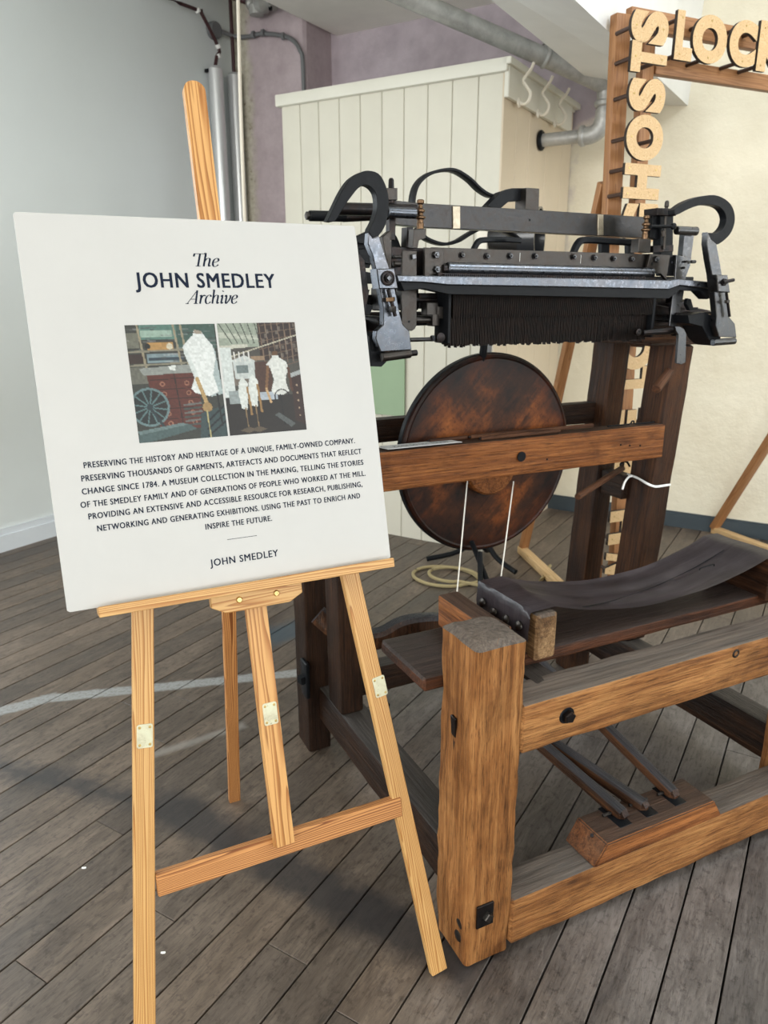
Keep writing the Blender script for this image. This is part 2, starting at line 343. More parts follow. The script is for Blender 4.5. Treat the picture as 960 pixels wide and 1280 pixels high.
def beam(name, parent, mat, x, y, z, axis='z', r=0.003, amp=0.0, rings=None, k=3, n=None, label=None, freq=14, taper=None, top_extra=0.0, kind=None):
    """a timber or bar filling x0..x1, y0..y1, z0..z1; its own local Z runs along its length (grain direction)"""
    c = Vector(((x[0] + x[1]) / 2, (y[0] + y[1]) / 2, (z[0] + z[1]) / 2)); s = {'x': x[1] - x[0], 'y': y[1] - y[0], 'z': z[1] - z[0]}
    oth = {'z': 'xy', 'x': 'yz', 'y': 'zx'}[axis]
    L = s[axis]; w = s[oth[0]]; d = s[oth[1]]; r = min(r, w * 0.45, d * 0.45, L * 0.45)
    if n is None: n = 3 if amp else 0
    bm = prism_bm(rrect(w, d, r, k, n), L, r, rings or (max(3, int(L / 0.025)) if amp else 2), amp, freq, taper, top_extra)
    st = c.copy(); st['xyz'.index(axis)] -= L / 2
    return fin(name, bm, mat, parent, T(*st) @ AXM[axis].to_4x4(), label, kind, smooth=True)
def strut(name, parent, mat, p0, p1, w, d, xhint=(1, 0, 0), r=0.002, amp=0.0, label=None, k=3, kind=None, rings=None, smooth=True, bm_post=None):
    """square-section bar from p0 to p1: w across xhint, d across the other way"""
    p0 = Vector(p0); p1 = Vector(p1); Z = (p1 - p0); L = Z.length; Z.normalize()
    X = Vector(xhint); X = (X - Z * X.dot(Z)).normalized(); Y = Z.cross(X)
    bm = prism_bm(rrect(w, d, min(r, w * .45, d * .45), k, 3 if amp else 0), L, min(r, w * .4, d * .4), rings or (max(3, int(L / 0.03)) if amp else 2), amp)
    if bm_post: bm_post(bm, L)
    return fin(name, bm, mat, parent, frame(p0, X, Y, Z), label, kind, smooth=smooth)
def rod(name, parent, mat, p0, p1, r, seg=12, r2=None, label=None, bev=0.15, kind=None):
    p0 = Vector(p0); p1 = Vector(p1); Z = (p1 - p0); L = Z.length
    r2 = r if r2 is None else r2; b = min(r, r2) * bev
    return lathe(name, parent, mat, p0, Z, [(0, 0), (r - b, 0), (r, b), (r2, L - b), (r2 - b, L), (0, L)], seg, label, kind)
def lathe(name, parent, mat, p0, axis, prof, seg=16, label=None, kind=None, angle=35):
    """profile (radius, height) turned round `axis` from p0"""
    Z = Vector(axis).normalized(); X = Z.orthogonal().normalized(); Y = Z.cross(X)
    bm = bmesh.new(); rings = []
    for rr, h in prof:
        if rr < 1e-6: rings.append([bm.verts.new((0, 0, h))])
        else: rings.append([bm.verts.new((rr * math.cos(2 * PI * i / seg), rr * math.sin(2 * PI * i / seg), h)) for i in range(seg)])
    for a, b in zip(rings, rings[1:]):
        for i in range(seg):
            j = (i + 1) % seg
            if len(a) == 1 and len(b) == 1: continue
            if len(a) == 1: bm.faces.new((a[0], b[i], b[j]))
            elif len(b) == 1: bm.faces.new((a[i], a[j], b[0]))
            else: bm.faces.new((a[i], a[j], b[j], b[i]))
    return fin(name, bm, mat, parent, frame(Vector(p0), X, Y, Z), label, kind, smooth=True, angle=angle)
def spline(pts, sub=6):
    P = [Vector(p) for p in pts]; out = []
    for i in range(len(P) - 1):
        a = P[max(i - 1, 0)]; b = P[i]; c = P[i + 1]; d = P[min(i + 2, len(P) - 1)]
        for j in range(sub):
            t = j / sub
            out.append(0.5 * ((2 * b) + (c - a) * t + (2 * a - 5 * b + 4 * c - d) * t * t + (3 * b - a - 3 * c + d) * t ** 3))
    out.append(P[-1]); return out
def sweep(name, parent, mat, pts, w, d=None, seg=8, sub=6, up=(0, 1, 0), label=None, flat=False, taper=None, kind=None, mx=None):
    """tube (d None) or flat strap (w across `up`, d thick) along a smooth path"""
    P = spline(pts, sub) if sub > 1 else [Vector(p) for p in pts]
    if d is None: sec = [(w * math.cos(2 * PI * i / seg), w * math.sin(2 * PI * i / seg)) for i in range(seg)]
    else: sec = rrect(w, d, min(w, d) * 0.2, 2, 0)
    bm = bmesh.new(); rings = []; U = Vector(up)
    for i, p in enumerate(P):
        t = (P[min(i + 1, len(P) - 1)] - P[max(i - 1, 0)]).normalized()
        X = (U - t * U.dot(t))
        X = X.normalized() if X.length > 1e-4 else t.orthogonal().normalized()
        Y = t.cross(X); s = 1 if taper is None else taper(i / (len(P) - 1))
        rings.append([bm.verts.new(p + X * x * s + Y * y * s) for x, y in sec])
    n = len(sec)
    for a, b in zip(rings, rings[1:]):
        for i in range(n): bm.faces.new((a[i], a[(i + 1) % n], b[(i + 1) % n], b[i]))
    bm.faces.new(rings[0]); bm.faces.new(rings[-1])
    return fin(name, bm, mat, parent, mx, label, kind, smooth=True, angle=45)
def plate(name, parent, mat, outline, y, th, bev=0.0012, label=None, kind=None, smooth_outline=0):
    """flat plate with an (x, z) outline, front face at y, going back by th"""
    pts = [Vector((p[0], 0, p[1])) for p in outline]
    if smooth_outline: pts = spline(pts + [pts[0]], smooth_outline)[:-1]
    bm = bmesh.new(); f = bm.faces.new([bm.verts.new((p.x, y, p.z)) for p in pts])
    e = bmesh.ops.extrude_face_region(bm, geom=[f]); bmesh.ops.translate(bm, vec=(0, th, 0), verts=[v for v in e['geom'] if isinstance(v, bmesh.types.BMVert)])
    bmesh.ops.recalc_face_normals(bm, faces=bm.faces)
    if bev and True:
        es = [ed for ed in bm.edges if abs(ed.verts[0].co.y - ed.verts[1].co.y) < 1e-6]
        bmesh.ops.bevel(bm, geom=es, offset=bev, segments=1, affect='EDGES')
    return fin(name, bm, mat, parent, None, label, kind, smooth=True)
def box_into(bm, x, y, z):
    v = [bm.verts.new((a, b, c)) for a in x for b in y for c in z]
    for q in ((0, 1, 3, 2), (4, 6, 7, 5), (0, 4, 5, 1), (2, 3, 7, 6), (0, 2, 6, 4), (1, 5, 7, 3)): bm.faces.new([v[i] for i in q])
def hexnut(name, parent, mat, c, ax, r, h, stud=0.0, sides=6, spin=0.0, label=None):
    """nut head at c facing along ax, with an optional round stud end"""
    Z = Vector(ax).normalized(); X = Z.orthogonal().normalized(); Y = Z.cross(X)
    bm = bmesh.new(); pr = []
    for rr, hh in ((r, 0), (r, h * 0.8), (r * 0.82, h)):
        pr.append([bm.verts.new((rr * math.cos(2 * PI * i / sides + spin), rr * math.sin(2 * PI * i / sides + spin), hh)) for i in range(sides)])
    for a, b in zip(pr, pr[1:]):
        for i in range(sides): bm.faces.new((a[i], a[(i + 1) % sides], b[(i + 1) % sides], b[i]))
    bm.faces.new(pr[0]); bm.faces.new(pr[-1])
    if stud:
        s = [[bm.verts.new((r * 0.45 * k * math.cos(2 * PI * i / 8), r * 0.45 * k * math.sin(2 * PI * i / 8), hh)) for i in range(8)] for k, hh in ((1, h * 0.9), (1, h + stud * 0.8), (0.7, h + stud))]
        for a, b in zip(s, s[1:]):
            for i in range(8): bm.faces.new((a[i], a[(i + 1) % 8], b[(i + 1) % 8], b[i]))
        bm.faces.new(s[-1])
    return fin(name, bm, mat, parent, frame(Vector(c), X, Y, Z), label, None, smooth=True, angle=30)

def text_mesh(s, extrude=0.0, offset=0.0, spacing=1.0, res=4):
    cu = bpy.data.curves.new('t', 'FONT'); cu.body = s; cu.extrude = extrude; cu.offset = offset; cu.space_character = spacing; cu.resolution_u = res
    cu.size = 1.0
    o = bpy.data.objects.new('t', cu); COL.objects.link(o)
    dg = bpy.context.evaluated_depsgraph_get(); me = bpy.data.meshes.new_from_object(o.evaluated_get(dg))
    bpy.data.objects.remove(o); bpy.data.curves.remove(cu); me.materials.clear()
    return me
def fit_mesh(me, x0, x1, y0, y1, rot=0):
    """rotate the mesh by rot (90 = text reading upwards), then fit its bounding box"""
    if rot: me.transform(Matrix.Rotation(R(rot), 4, 'Z'))
    xs = [v.co.x for v in me.vertices]; ys = [v.co.y for v in me.vertices]
    ax, bx_, ay, by = min(xs), max(xs), min(ys), max(ys); sx = (x1 - x0) / (bx_ - ax); sy = (y1 - y0) / (by - ay)
    for v in me.vertices: v.co.x = x0 + (v.co.x - ax) * sx; v.co.y = y0 + (v.co.y - ay) * sy
    return me

# ------------------------------------------------------------------ the setting
ROOM = Matrix.Rotation(YAW_ROOM, 4, 'Z')      # local X = b (right), local Y = a (away)
# floor: sub floor and boards
bm = bmesh.new(); box_into(bm, (-3.9, 5.1), (-4.6, 4.75), (-0.06, -0.022))
floor = fin('floor', bm, 'subfloor', None, ROOM, 'worn grey brown timber board floor', 'structure')
pitch = 0.1075; off0 = -0.557           # gaps lie at b = -(0.557 + k*pitch)
k = -34; rf = random.Random(11)
count = 0
while True:
    b0 = off0 + k * pitch; b1 = b0 + pitch
    k += 1
    if b0 < -3.80: continue
    if b0 > 2.05: break
    # a slanted range of lengths: near edge from where the camera can see
    a0 = -0.3 if b0 > -1.6 else 0.3
    a = -1.34
    first = True
    while a < 4.6:
        L = rf.uniform(1.25, 2.5) if not first else rf.uniform(0.9, 2.4); first = False; e = min(a + L, 4.6)
        if 4.6 - e < 0.4: e = 4.6
        if True:
            bm = bmesh.new(); g = 0.0021; h = rf.uniform(-0.0006, 0.0)
            box_into(bm, (-pitch / 2 + g, pitch / 2 - g), (0.0008, e - a - 0.0008), (-0.02, h))
            top = [ed for ed in bm.edges if all(v.co.z > -0.01 for v in ed.verts)]
            bmesh.ops.bevel(bm, geom=top, offset=0.0012, segments=1, affect='EDGES')
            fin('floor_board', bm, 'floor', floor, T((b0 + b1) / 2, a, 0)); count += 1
        a = e
print('floor boards', count)
for bb, aa in (((2.07, 5.0), (-4.5, 4.6)), ((-3.8, 2.07), (-4.5, -1.35))):
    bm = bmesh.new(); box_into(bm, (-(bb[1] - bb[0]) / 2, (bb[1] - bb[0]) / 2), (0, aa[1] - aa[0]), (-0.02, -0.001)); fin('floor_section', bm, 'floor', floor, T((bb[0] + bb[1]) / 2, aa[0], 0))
def struct_box(name, mat, b, a, z, label=None, bev=0.0, parent=None):
    bm = bmesh.new(); box_into(bm, b, a, z)
    if bev: bmesh.ops.bevel(bm, geom=list(bm.edges), offset=bev, segments=2, affect='EDGES')
    return fin(name, bm, mat, parent, ROOM if parent is None else None, label, 'structure' if parent is None else None)
struct_box('wall_left', 'wall_left', (-3.97, -3.77), (-4.6, 4.8), (-0.02, 3.5), 'smooth pale grey green painted wall')
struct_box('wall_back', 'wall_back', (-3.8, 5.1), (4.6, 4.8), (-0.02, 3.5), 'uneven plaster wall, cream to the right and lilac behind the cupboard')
struct_box('wall_right', 'wall_left', (5.0, 5.2), (-4.6, 4.8), (-0.02, 3.5), 'pale wall on the window side')
struct_box('wall_front', 'wall_left', (-3.97, 5.2), (-4.7, -4.5), (-0.02, 3.5), 'pale wall behind the viewer')
# chimney breast with rounded right corner
bm = bmesh.new(); pr = [(-3.77, 4.62), (-3.77, 4.3), (-3.21, 4.3), (-3.185, 4.307), (-3.17, 4.33), (-3.17, 4.62)]
lo = [bm.verts.new((x, y, -0.02)) for x, y in pr]; hi = [bm.verts.new((x, y, 3.5)) for x, y in pr]
for i in range(6): bm.faces.new((lo[i], lo[(i + 1) % 6], hi[(i + 1) % 6], hi[i]))
bm.faces.new(lo); bm.faces.new(hi)
fin('wall_chimney', bm, 'chimney', None, ROOM, 'lilac painted chimney breast with a strip of bare plaster', 'structure')
struct_box('ceiling', 'soffit', (-3.97, 5.2), (-4.7, 4.8), (3.5, 3.6), 'plain pale ceiling high above')
# lower boxed soffit over the recess, with a coved left edge
bm = bmesh.new(); pr = [(-3.34, 3.5), (-3.33, 3.22), (-3.29, 3.09), (-3.22, 3.01), (-3.12, 2.965), (-1.3, 2.965), (-1.3, 3.5)]
A0 = [bm.verts.new((x, 1.2, z)) for x, z in pr]; A1 = [bm.verts.new((x, 4.6, z)) for x, z in pr]
for i in range(len(pr)): bm.faces.new((A0[i], A0[(i + 1) % len(pr)], A1[(i + 1) % len(pr)], A1[i]))
bm.faces.new(A0); bm.faces.new(A1)
fin('trim_1', bm, 'soffit', None, ROOM, 'pale boxed soffit with a coved edge above the cupboard', 'structure', smooth=True)
# boxed roof beam running out from the wall
bm = bmesh.new(); pr0 = [(-1.23, 2.335), (-0.87, 2.215), (-0.80, 3.5), (-1.3, 3.5)]; pr1 = [(-1.245, 2.352), (-0.885, 2.305), (-0.82, 3.5), (-1.3, 3.5)]
A0 = [bm.verts.new((x, 2.2, z)) for x, z in pr0]; A1 = [bm.verts.new((x, 4.6, z)) for x, z in pr1]
for i in range(4): bm.faces.new((A0[i], A0[(i + 1) % 4], A1[(i + 1) % 4], A1[i]))
bm.faces.new(A0); bm.faces.new(A1)
fin('trim_2', bm, 'white_paint', None, ROOM, 'boxed white roof beam reaching out from the back wall', 'structure')
# white lattice struts beside the beam
t3 = thing('roof_strut', 'thin white lattice struts crossing high up behind the wooden letters', 'strut', mx=ROOM @ T(-0.7, 3.9, 2.9))
for (q0, q1) in (((-0.14, 0, -0.20), (0.14, 0.1, 0.45)), ((0.12, 0, -0.22), (-0.10, 0.1, 0.45)), ((0.02, 0.05, -0.30), (0.42, 0.12, 0.30))):
    strut('strut_bar', t3, 'white_paint', q0, q1, 0.035, 0.02, xhint=(1, 0, 0))
# skirtings
def skirting(name, mat, b, a, h, along, label, step):
    bm = bmesh.new()
    if along == 'a': box_into(bm, (b[0], b[1]), a, (0, h - step)); box_into(bm, (b[0], b[0] + (b[1] - b[0]) * 0.55), a, (h - step, h))
    else: box_into(bm, b, (a[0], a[1]), (0, h - step)); box_into(bm, b, (a[0] + (a[1] - a[0]) * 0.4, a[1]), (h - step, h))
    return fin(name, bm, mat, None, ROOM, label, 'structure')
skirting('baseboard_left', 'skirt_white', (-3.77, -3.745), (-4.5, 4.3), 0.124, 'a', 'white skirting board along the left wall', 0.035)
skirting('baseboard_back', 'skirt_dark', (-1.5, 5.0), (4.578, 4.6), 0.092, 'b', 'dark slate painted skirting along the cream wall', 0.01)

# ------------------------------------------------------------------ boarded cupboard
cup = thing('boarded_cupboard', 'tall cream tongue-and-groove boarded cupboard in the corner behind the machine', 'cupboard', mx=ROOM @ T(-2.15, 3.57, 0))
def plank_bm(w, L, th=0.016, ch=0.004):
    bm = bmesh.new(); sec = [(-w/2 + 0.001, th), (-w/2 + 0.001, ch), (-w/2 + ch, 0), (w/2 - ch, 0), (w/2 - 0.001, ch), (w/2 - 0.001, th)]
    a = [bm.verts.new((x, y, 0)) for x, y in sec]; b = [bm.verts.new((x, y, L)) for x, y in sec]
    for i in range(6): bm.faces.new((a[i], a[(i + 1) % 6], b[(i + 1) % 6], b[i]))
    bm.faces.new(a); bm.faces.new(b); return bm
gx = [-2.795, -2.672, -2.55, -2.418, -2.288, -2.158, -2.03, -1.897, -1.765, -1.63, -1.505]
for x0, x1 in zip(gx, gx[1:]):
    fin('plank', plank_bm(x1 - x0, 2.335), 'cream_board', cup, T((x0 + x1) / 2 + 2.15, 0, 0.0))
ys = [0.0, 0.17, 0.34, 0.60, 0.86, 1.02]
for y0, y1 in zip(ys, ys[1:]):
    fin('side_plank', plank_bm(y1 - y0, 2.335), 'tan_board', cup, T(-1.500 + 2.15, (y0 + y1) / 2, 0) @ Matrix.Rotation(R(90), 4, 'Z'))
bm = bmesh.new(); box_into(bm, (-0.63, 0.63), (0.02, 1.02), (0.0, 2.33)); fin('carcass', bm, 'cream_board', cup)
beam('cornice', cup, 'cream_trim', (-0.665, 0.672), (-0.03, 0.03), (2.318, 2.375), 'x', r=0.004)
beam('top_board', cup, 'cream_trim', (-0.66, 0.66), (0.03, 1.02), (2.334, 2.36), 'x', r=0.003)
beam('side_cornice', cup, 'cream_trim', (0.65, 0.690), (-0.03, 1.02), (2.345, 2.375), 'y', r=0.003)
beam('hook_rail', cup, 'cream_trim', (0.652, 0.676), (-0.012, 0.92), (2.215, 2.345), 'y', r=0.004)
for hy in (0.12, 0.38, 0.64):
    g = sweep('coat_hook', cup, 'hook', [(0.680, hy, 2.215), (0.70, hy, 2.205), (0.725, hy - 0.005, 2.215), (0.735, hy - 0.01, 2.245), (0.715, hy - 0.01, 2.275), (0.70, hy - 0.015, 2.30), (0.715, hy - 0.02, 2.32), (0.74, hy - 0.03, 2.34), (0.755, hy - 0.035, 2.365)], 0.0075, seg=8)
    lathe('hook_plate', g, 'hook', (0.675, hy, 2.215), (1, 0, 0), [(0, 0), (0.022, 0), (0.02, 0.005), (0.010, 0.010), (0, 0.012)], 12)
gt = beam('green_panel', None, 'green', (-0.17, 0.17), (-0.005, 0.005), (0.0, 0.50), 'z', r=0.002)
gt.matrix_world = ROOM @ T(-2.175, 3.555, 0.70)
tag(gt, 'pale green panel fixed flat on the cream cupboard, mostly behind the white board', 'panel')

# ------------------------------------------------------------------ services in the corner
def svc(name, label, cat, base, group=None): return thing(name, label, cat, mx=ROOM @ T(*base), group=group)
for i, (a, lab) in enumerate(((4.06, 'left one of two bright metal pipe sleeves in the corner'), (4.235, 'right one of two bright metal pipe sleeves in the corner'))):
    d = svc('pipe_sleeve', lab, 'pipe', (-3.70, a, 0), 'metal pipe sleeves in the corner')
    rod('sleeve_tube', d, 'duct', (0, 0, 0), (0, 0, 2.735 - 0.0 * i), 0.045, 20)
    if i == 0: rod('cap', d, 'duct', (0, 0, 2.735), (0, 0, 2.745), 0.035, 16); strut('bracket', d, 'black', (-0.06, -0.03, 2.72), (0.0, -0.03, 2.72), 0.02, 0.02, xhint=(0, 1, 0))
    else: rod('cap', d, 'duct', (0, 0, 2.735), (0, 0, 2.745), 0.035, 16)
cb = svc('red_cable', 'thin maroon cable dropping from the ceiling into the left pipe sleeve', 'cable', (-3.70, 4.06, 2.749))
sweep('cable_run', cb, 'cable_red', [(0, -0.75, 0.50), (0, -0.46, 0.29), (0, -0.12, 0.275), (0, -0.10, 0.27), (0.0, 0.04, 0.11), (0.0, 0.02, 0.06), (0, 0, 0.0)], 0.011, sub=4)
for q in ((0, -0.13, 0.275), (0.0, 0.035, 0.12), (0.0, 0.03, 0.065)): rod('joint', cb, 'tie', (q[0], q[1] - 0.006, q[2] + 0.008), (q[0], q[1] + 0.006, q[2] - 0.012), 0.017, 10)
cb = svc('vertical_cable', 'straight dark maroon pipe rising out of the right pipe sleeve', 'cable', (-3.70, 4.235, 2.745)); rod('cable_run', cb, 'cable_red', (0, 0, 0), (0, 0, 0.72), 0.012)
cd = svc('wall_conduit', 'thin grey conduit from a round box across the lilac chimney breast', 'conduit', (-3.74, 4.10, 2.97))
lathe('junction_box', cd, 'greypaint', (-0.03, 0.02, 0.0), (1, 0, 0), [(0, 0), (0.05, 0), (0.05, 0.04), (0.045, 0.05), (0, 0.05)], 16)
sweep('conduit_run', cd, 'greypaint', [(0.02, 0.05, 0.0), (0.05, 0.15, -0.01), (0.15, 0.172, -0.02), (0.25, 0.172, -0.02), (0.40, 0.172, -0.05), (0.50, 0.172, -0.09), (0.555, 0.178, -0.16), (0.565, 0.19, -0.26), (0.565, 0.19, -0.9)], 0.013, sub=5)
for q in ((0.2, 0.172, -0.02), (0.28, 0.172, -0.022), (0.44, 0.172, -0.065)): rod('clip', cd, 'greypaint', (q[0] - 0.01, q[1] - 0.012, q[2]), (q[0] + 0.01, q[1] - 0.012, q[2]), 0.022, 8)
vv = svc('pipe_valve', 'cluster of metal valve bodies at the top of the chimney breast', 'valve', (-3.46, 4.2, 3.08))
rod('pipe_stub', vv, 'cable_red', (-0.22, -0.08, 0.09), (-0.05, 0, 0.03), 0.02)
lathe('valve_body', vv, 'galv', (-0.06, 0, 0.02), (1, 0, -0.1), [(0, 0), (0.03, 0), (0.05, 0.03), (0.035, 0.06), (0.06, 0.09), (0.06, 0.13), (0.03, 0.16), (0.05, 0.2), (0, 0.22)], 14)
lathe('valve_body', vv, 'galv', (0.0, 0, -0.06), (0, 0, 1), [(0, 0), (0.045, 0.01), (0.05, 0.06), (0.03, 0.09), (0.06, 0.14), (0, 0.3)], 14)
rod('handle', vv, 'black', (0.13, -0.02, -0.05), (0.13, -0.02, 0.12), 0.012)
cp = svc('pull_cord', 'pale cord hanging straight down in front of the lilac chimney breast', 'cord', (-2.6, 3.0, 0.9))
sweep('cord_length', cp, 'rope', [(0.032, 0.02, 2.3), (0.01, 0, 1.3), (0.0, 0.0, 0.6), (0.002, 0.0, 0.0)], 0.0085, sub=6)
# big galvanised pipe along the beam
gp = svc('ceiling_pipe', 'large grey pipe crossing under the roof beam and turning back to the cupboard side', 'pipe', (-1.499, 4.06, 2.11))
rod('flange', gp, 'black', (0, 0, 0), (0.02, 0, 0), 0.05, 16)
rod('stub_pipe', gp, 'galv', (0.015, 0, 0), (0.25, 0, 0), 0.032, 16)
sweep('elbow', gp, 'galv', [(0.22, 0, 0), (0.265, 0, 0.0), (0.305, 0, 0.02), (0.325, 0, 0.065), (0.326, 0, 0.11)], 0.042, seg=14, sub=4)
rod('collar', gp, 'galv', (0.212, 0, 0), (0.24, 0, 0), 0.05, 16)
rod('riser', gp, 'galv', (0.326, 0, 0.09), (0.326, 0, 0.20), 0.034, 16)
rod('collar', gp, 'galv', (0.326, 0, 0.12), (0.326, 0, 0.15), 0.05, 16)
sweep('long_pipe', gp, 'galv', [(0.326, 0.0, 0.15), (0.324, -0.005, 0.195), (0.30, -0.04, 0.225), (-0.15, -0.5, 0.41), (-0.9, -1.23, 0.705)], 0.041, seg=14, sub=4)
cl = rod('pipe_clamp', gp, 'galv', (0.11, -0.243, 0.307), (0.095, -0.258, 0.313), 0.05, 16)
rod('clamp_rod', gp, 'galv', (0.10, -0.25, 0.34), (0.10, -0.25, 0.62), 0.008, 8)
hexnut('clamp_nut', gp, 'galv', (0.10, -0.25, 0.365), (0, 0, 1), 0.02, 0.02)

# ------------------------------------------------------------------ the knitting frame (its own axes: x = width, y = depth, z = up; origin at the foot of the near post)
YM = R(26.14); MX = Matrix.Translation((0.18619, 1.21881, 0)) @ Matrix.Rotation(YM, 4, 'Z')
kf = thing('knitting_frame', 'antique hand knitting frame of dark oak with iron needle head and leather seat', 'machine', mx=MX)
kid = lambda n, *a, **k: None
# near-left post, worn and nibbled
random.seed(3)
post = beam('post', kf, 'oak', (-0.022, 0.092), (0.0, 0.128), (0.0, 0.742), 'z', r=0.011, amp=0.0042, rings=34, k=4, n=5, freq=22,
            taper=lambda t: 0.93 + 0.07 * min(1, t * 7), label='thick light oak post with a grimy worn top', top_extra=0.003)
beam('post', kf, 'oak', (1.0, 1.11), (0.0, 0.128), (0.0, 0.742), 'z', r=0.010, amp=0.003, rings=24, k=3, n=3)
beam('front_beam', kf, 'oak', (0.088, 1.004), (0.0, 0.088), (0.488, 0.595), 'x', r=0.006, amp=0.003, rings=40, n=4, freq=12)
beam('foot_rail', kf, 'oak', (0.088, 1.004), (-0.002, 0.085), (0.024, 0.141), 'x', r=0.006, amp=0.003, rings=40, n=4, freq=12)
beam('side_rail', kf, 'oak_dark', (0.0, 0.085), (0.12, 0.99), (0.108, 0.217), 'y', r=0.005, amp=0.002, n=2)
beam('side_rail', kf, 'oak_dark', (1.03, 1.11), (0.12, 0.99), (0.108, 0.217), 'y', r=0.005, amp=0.002, n=2)
# tall posts
def lean(name, mat, p0, p1, w, d, amp=0.0022, label=None): return strut(name, kf, mat, p0, p1, w, d, (1, 0, 0), r=0.006, amp=amp, label=label)
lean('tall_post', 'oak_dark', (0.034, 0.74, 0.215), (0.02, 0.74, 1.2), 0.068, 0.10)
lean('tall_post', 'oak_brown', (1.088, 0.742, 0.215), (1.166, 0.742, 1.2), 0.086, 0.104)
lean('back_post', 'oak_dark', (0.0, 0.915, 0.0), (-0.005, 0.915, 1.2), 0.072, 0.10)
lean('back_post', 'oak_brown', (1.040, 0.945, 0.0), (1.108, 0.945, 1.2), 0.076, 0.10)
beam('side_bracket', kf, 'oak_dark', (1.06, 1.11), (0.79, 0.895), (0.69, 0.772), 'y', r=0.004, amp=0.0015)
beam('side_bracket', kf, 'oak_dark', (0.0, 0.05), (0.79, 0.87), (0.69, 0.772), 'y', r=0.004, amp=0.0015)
# cross bars
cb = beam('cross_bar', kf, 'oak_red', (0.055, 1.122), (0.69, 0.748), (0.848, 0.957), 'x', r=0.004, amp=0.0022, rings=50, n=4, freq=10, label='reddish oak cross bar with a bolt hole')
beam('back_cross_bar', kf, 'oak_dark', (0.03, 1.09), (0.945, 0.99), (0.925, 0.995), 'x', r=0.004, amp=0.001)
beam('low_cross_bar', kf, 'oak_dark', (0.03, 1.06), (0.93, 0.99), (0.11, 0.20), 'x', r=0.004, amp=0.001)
lathe('bolt_hole', cb, 'black', Vector((0, 0, 0)), (0, 0, 1), [(0, 0), (0.013, 0), (0.0145, 0.002), (0.0145, 0.004), (0.011, 0.004), (0, 0.0035)], 18).matrix_basis = (cb.matrix_basis.inverted() @ frame(Vector((0.566, 0.6890, 0.9035)), Vector((1, 0, 0)), Vector((0, 0, 1)), Vector((0, -1, 0))))
for (px_, pz_) in ((0.9400, 0.9040), (0.9770, 0.8990), (1.0200, 0.8950), (0.6610, 0.8860)):
    h = rod('nail_hole', kf, 'black', (px_, 0.6885, pz_), (px_, 0.692, pz_), 0.003, 8)
# wooden caps that carry the head
for x0, x1 in ((0.99, 1.285), (-0.13, 0.16)):
    beam('head_block', kf, 'oak_brown', (x0, x1), (0.66, 0.99), (1.2, 1.268), 'x', r=0.004, amp=0.0018, n=3)
beam('head_block_front', kf, 'oak_brown', (0.90, 1.06), (0.60, 0.66), (1.215, 1.262), 'x', r=0.004, amp=0.001)
# bolts and irons in the near post
pl = beam('bolt_plate', kf, 'iron', (0.0, 0.0405), (-0.0045, 0.0005), (0.108, 0.163), 'z', r=0.0015, label='square iron bolt plate')
hexnut('bolt_head', pl, 'iron_mid', pl.matrix_basis.inverted() @ Vector((0.024, -0.004, 0.135)), (0, -1, 0), 0.011, 0.011, sides=4, spin=0.9)
hexnut('bolt_head', kf, 'iron', (0.197, -0.001, 0.547), (0, -1, 0), 0.0135, 0.012, sides=5, label='square iron bolt head in the front beam')
lathe('bolt_washer', kf, 'black', (0.197, 0.0015, 0.547), (0, -1, 0), [(0, 0), (0.019, 0), (0.017, 0.003), (0, 0.003)], 16)
lathe('bolt_end', kf, 'iron_mid', (0.672, 0.0025, 0.575), (0, -1, 0), [(0, 0), (0.011, 0), (0.0105, 0.003), (0.007, 0.004), (0.006, 0.0015), (0, 0.0015)], 14)
strut('mortise_iron', kf, 'iron', (-0.0185, 0.072, 0.52), (-0.0245, 0.068, 0.567), 0.006, 0.018, (1, 0, 0), label='iron wedge in the post side')
strut('mortise', kf, 'black', (-0.0195, 0.068, 0.455), (-0.0195, 0.068, 0.55), 0.003, 0.010, (1, 0, 0))
for yy, zz in ((0.0300, 0.1020), (0.0370, 0.0640)): lathe('nail_head', kf, 'iron_mid', (-0.016, yy, zz), (-1, 0, 0), [(0, 0), (0.013, 0.0), (0.012, 0.003), (0.005, 0.005), (0, 0.005)], 8)
blt = strut('post_clamp', kf, 'black', (-0.042, 0.865, 0.20), (-0.042, 0.865, 0.315), 0.012, 0.05, (1, 0, 0), r=0.003)
hexnut('clamp_nut', kf, 'black', (-0.045, 0.862, 0.26), (-1, -0.3, 0), 0.016, 0.02, sides=4)

# seat: base board, end blocks, leather sling
sb = beam('seat_board', kf, 'seat_wood', (-0.055, 1.16), (0.132, 0.33), (0.592, 0.622), 'x', r=0.005, amp=0.0028, rings=46, n=4, freq=9)
for x0, x1 in ((0.165, 0.225), (0.97, 1.03)): beam('batten', kf, 'oak_dark', (x0, x1), (0.02, 0.30), (0.585, 0.594), 'y', r=0.002)
sbx = beam('seat_end_block', kf, 'block_wood', (0.196, 0.250), (0.108, 0.315), (0.612, 0.716), 'y', r=0.006, amp=0.0012, n=2)
beam('seat_end_block', kf, 'oak_brown', (0.905, 0.955), (0.108, 0.315), (0.612, 0.722), 'y', r=0.006, amp=0.0012, n=2)
beam('arm_rail', kf, 'oak_red', (0.098, 0.150), (0.130, 0.345), (0.618, 0.694), 'y', r=0.004, amp=0.002, n=3)
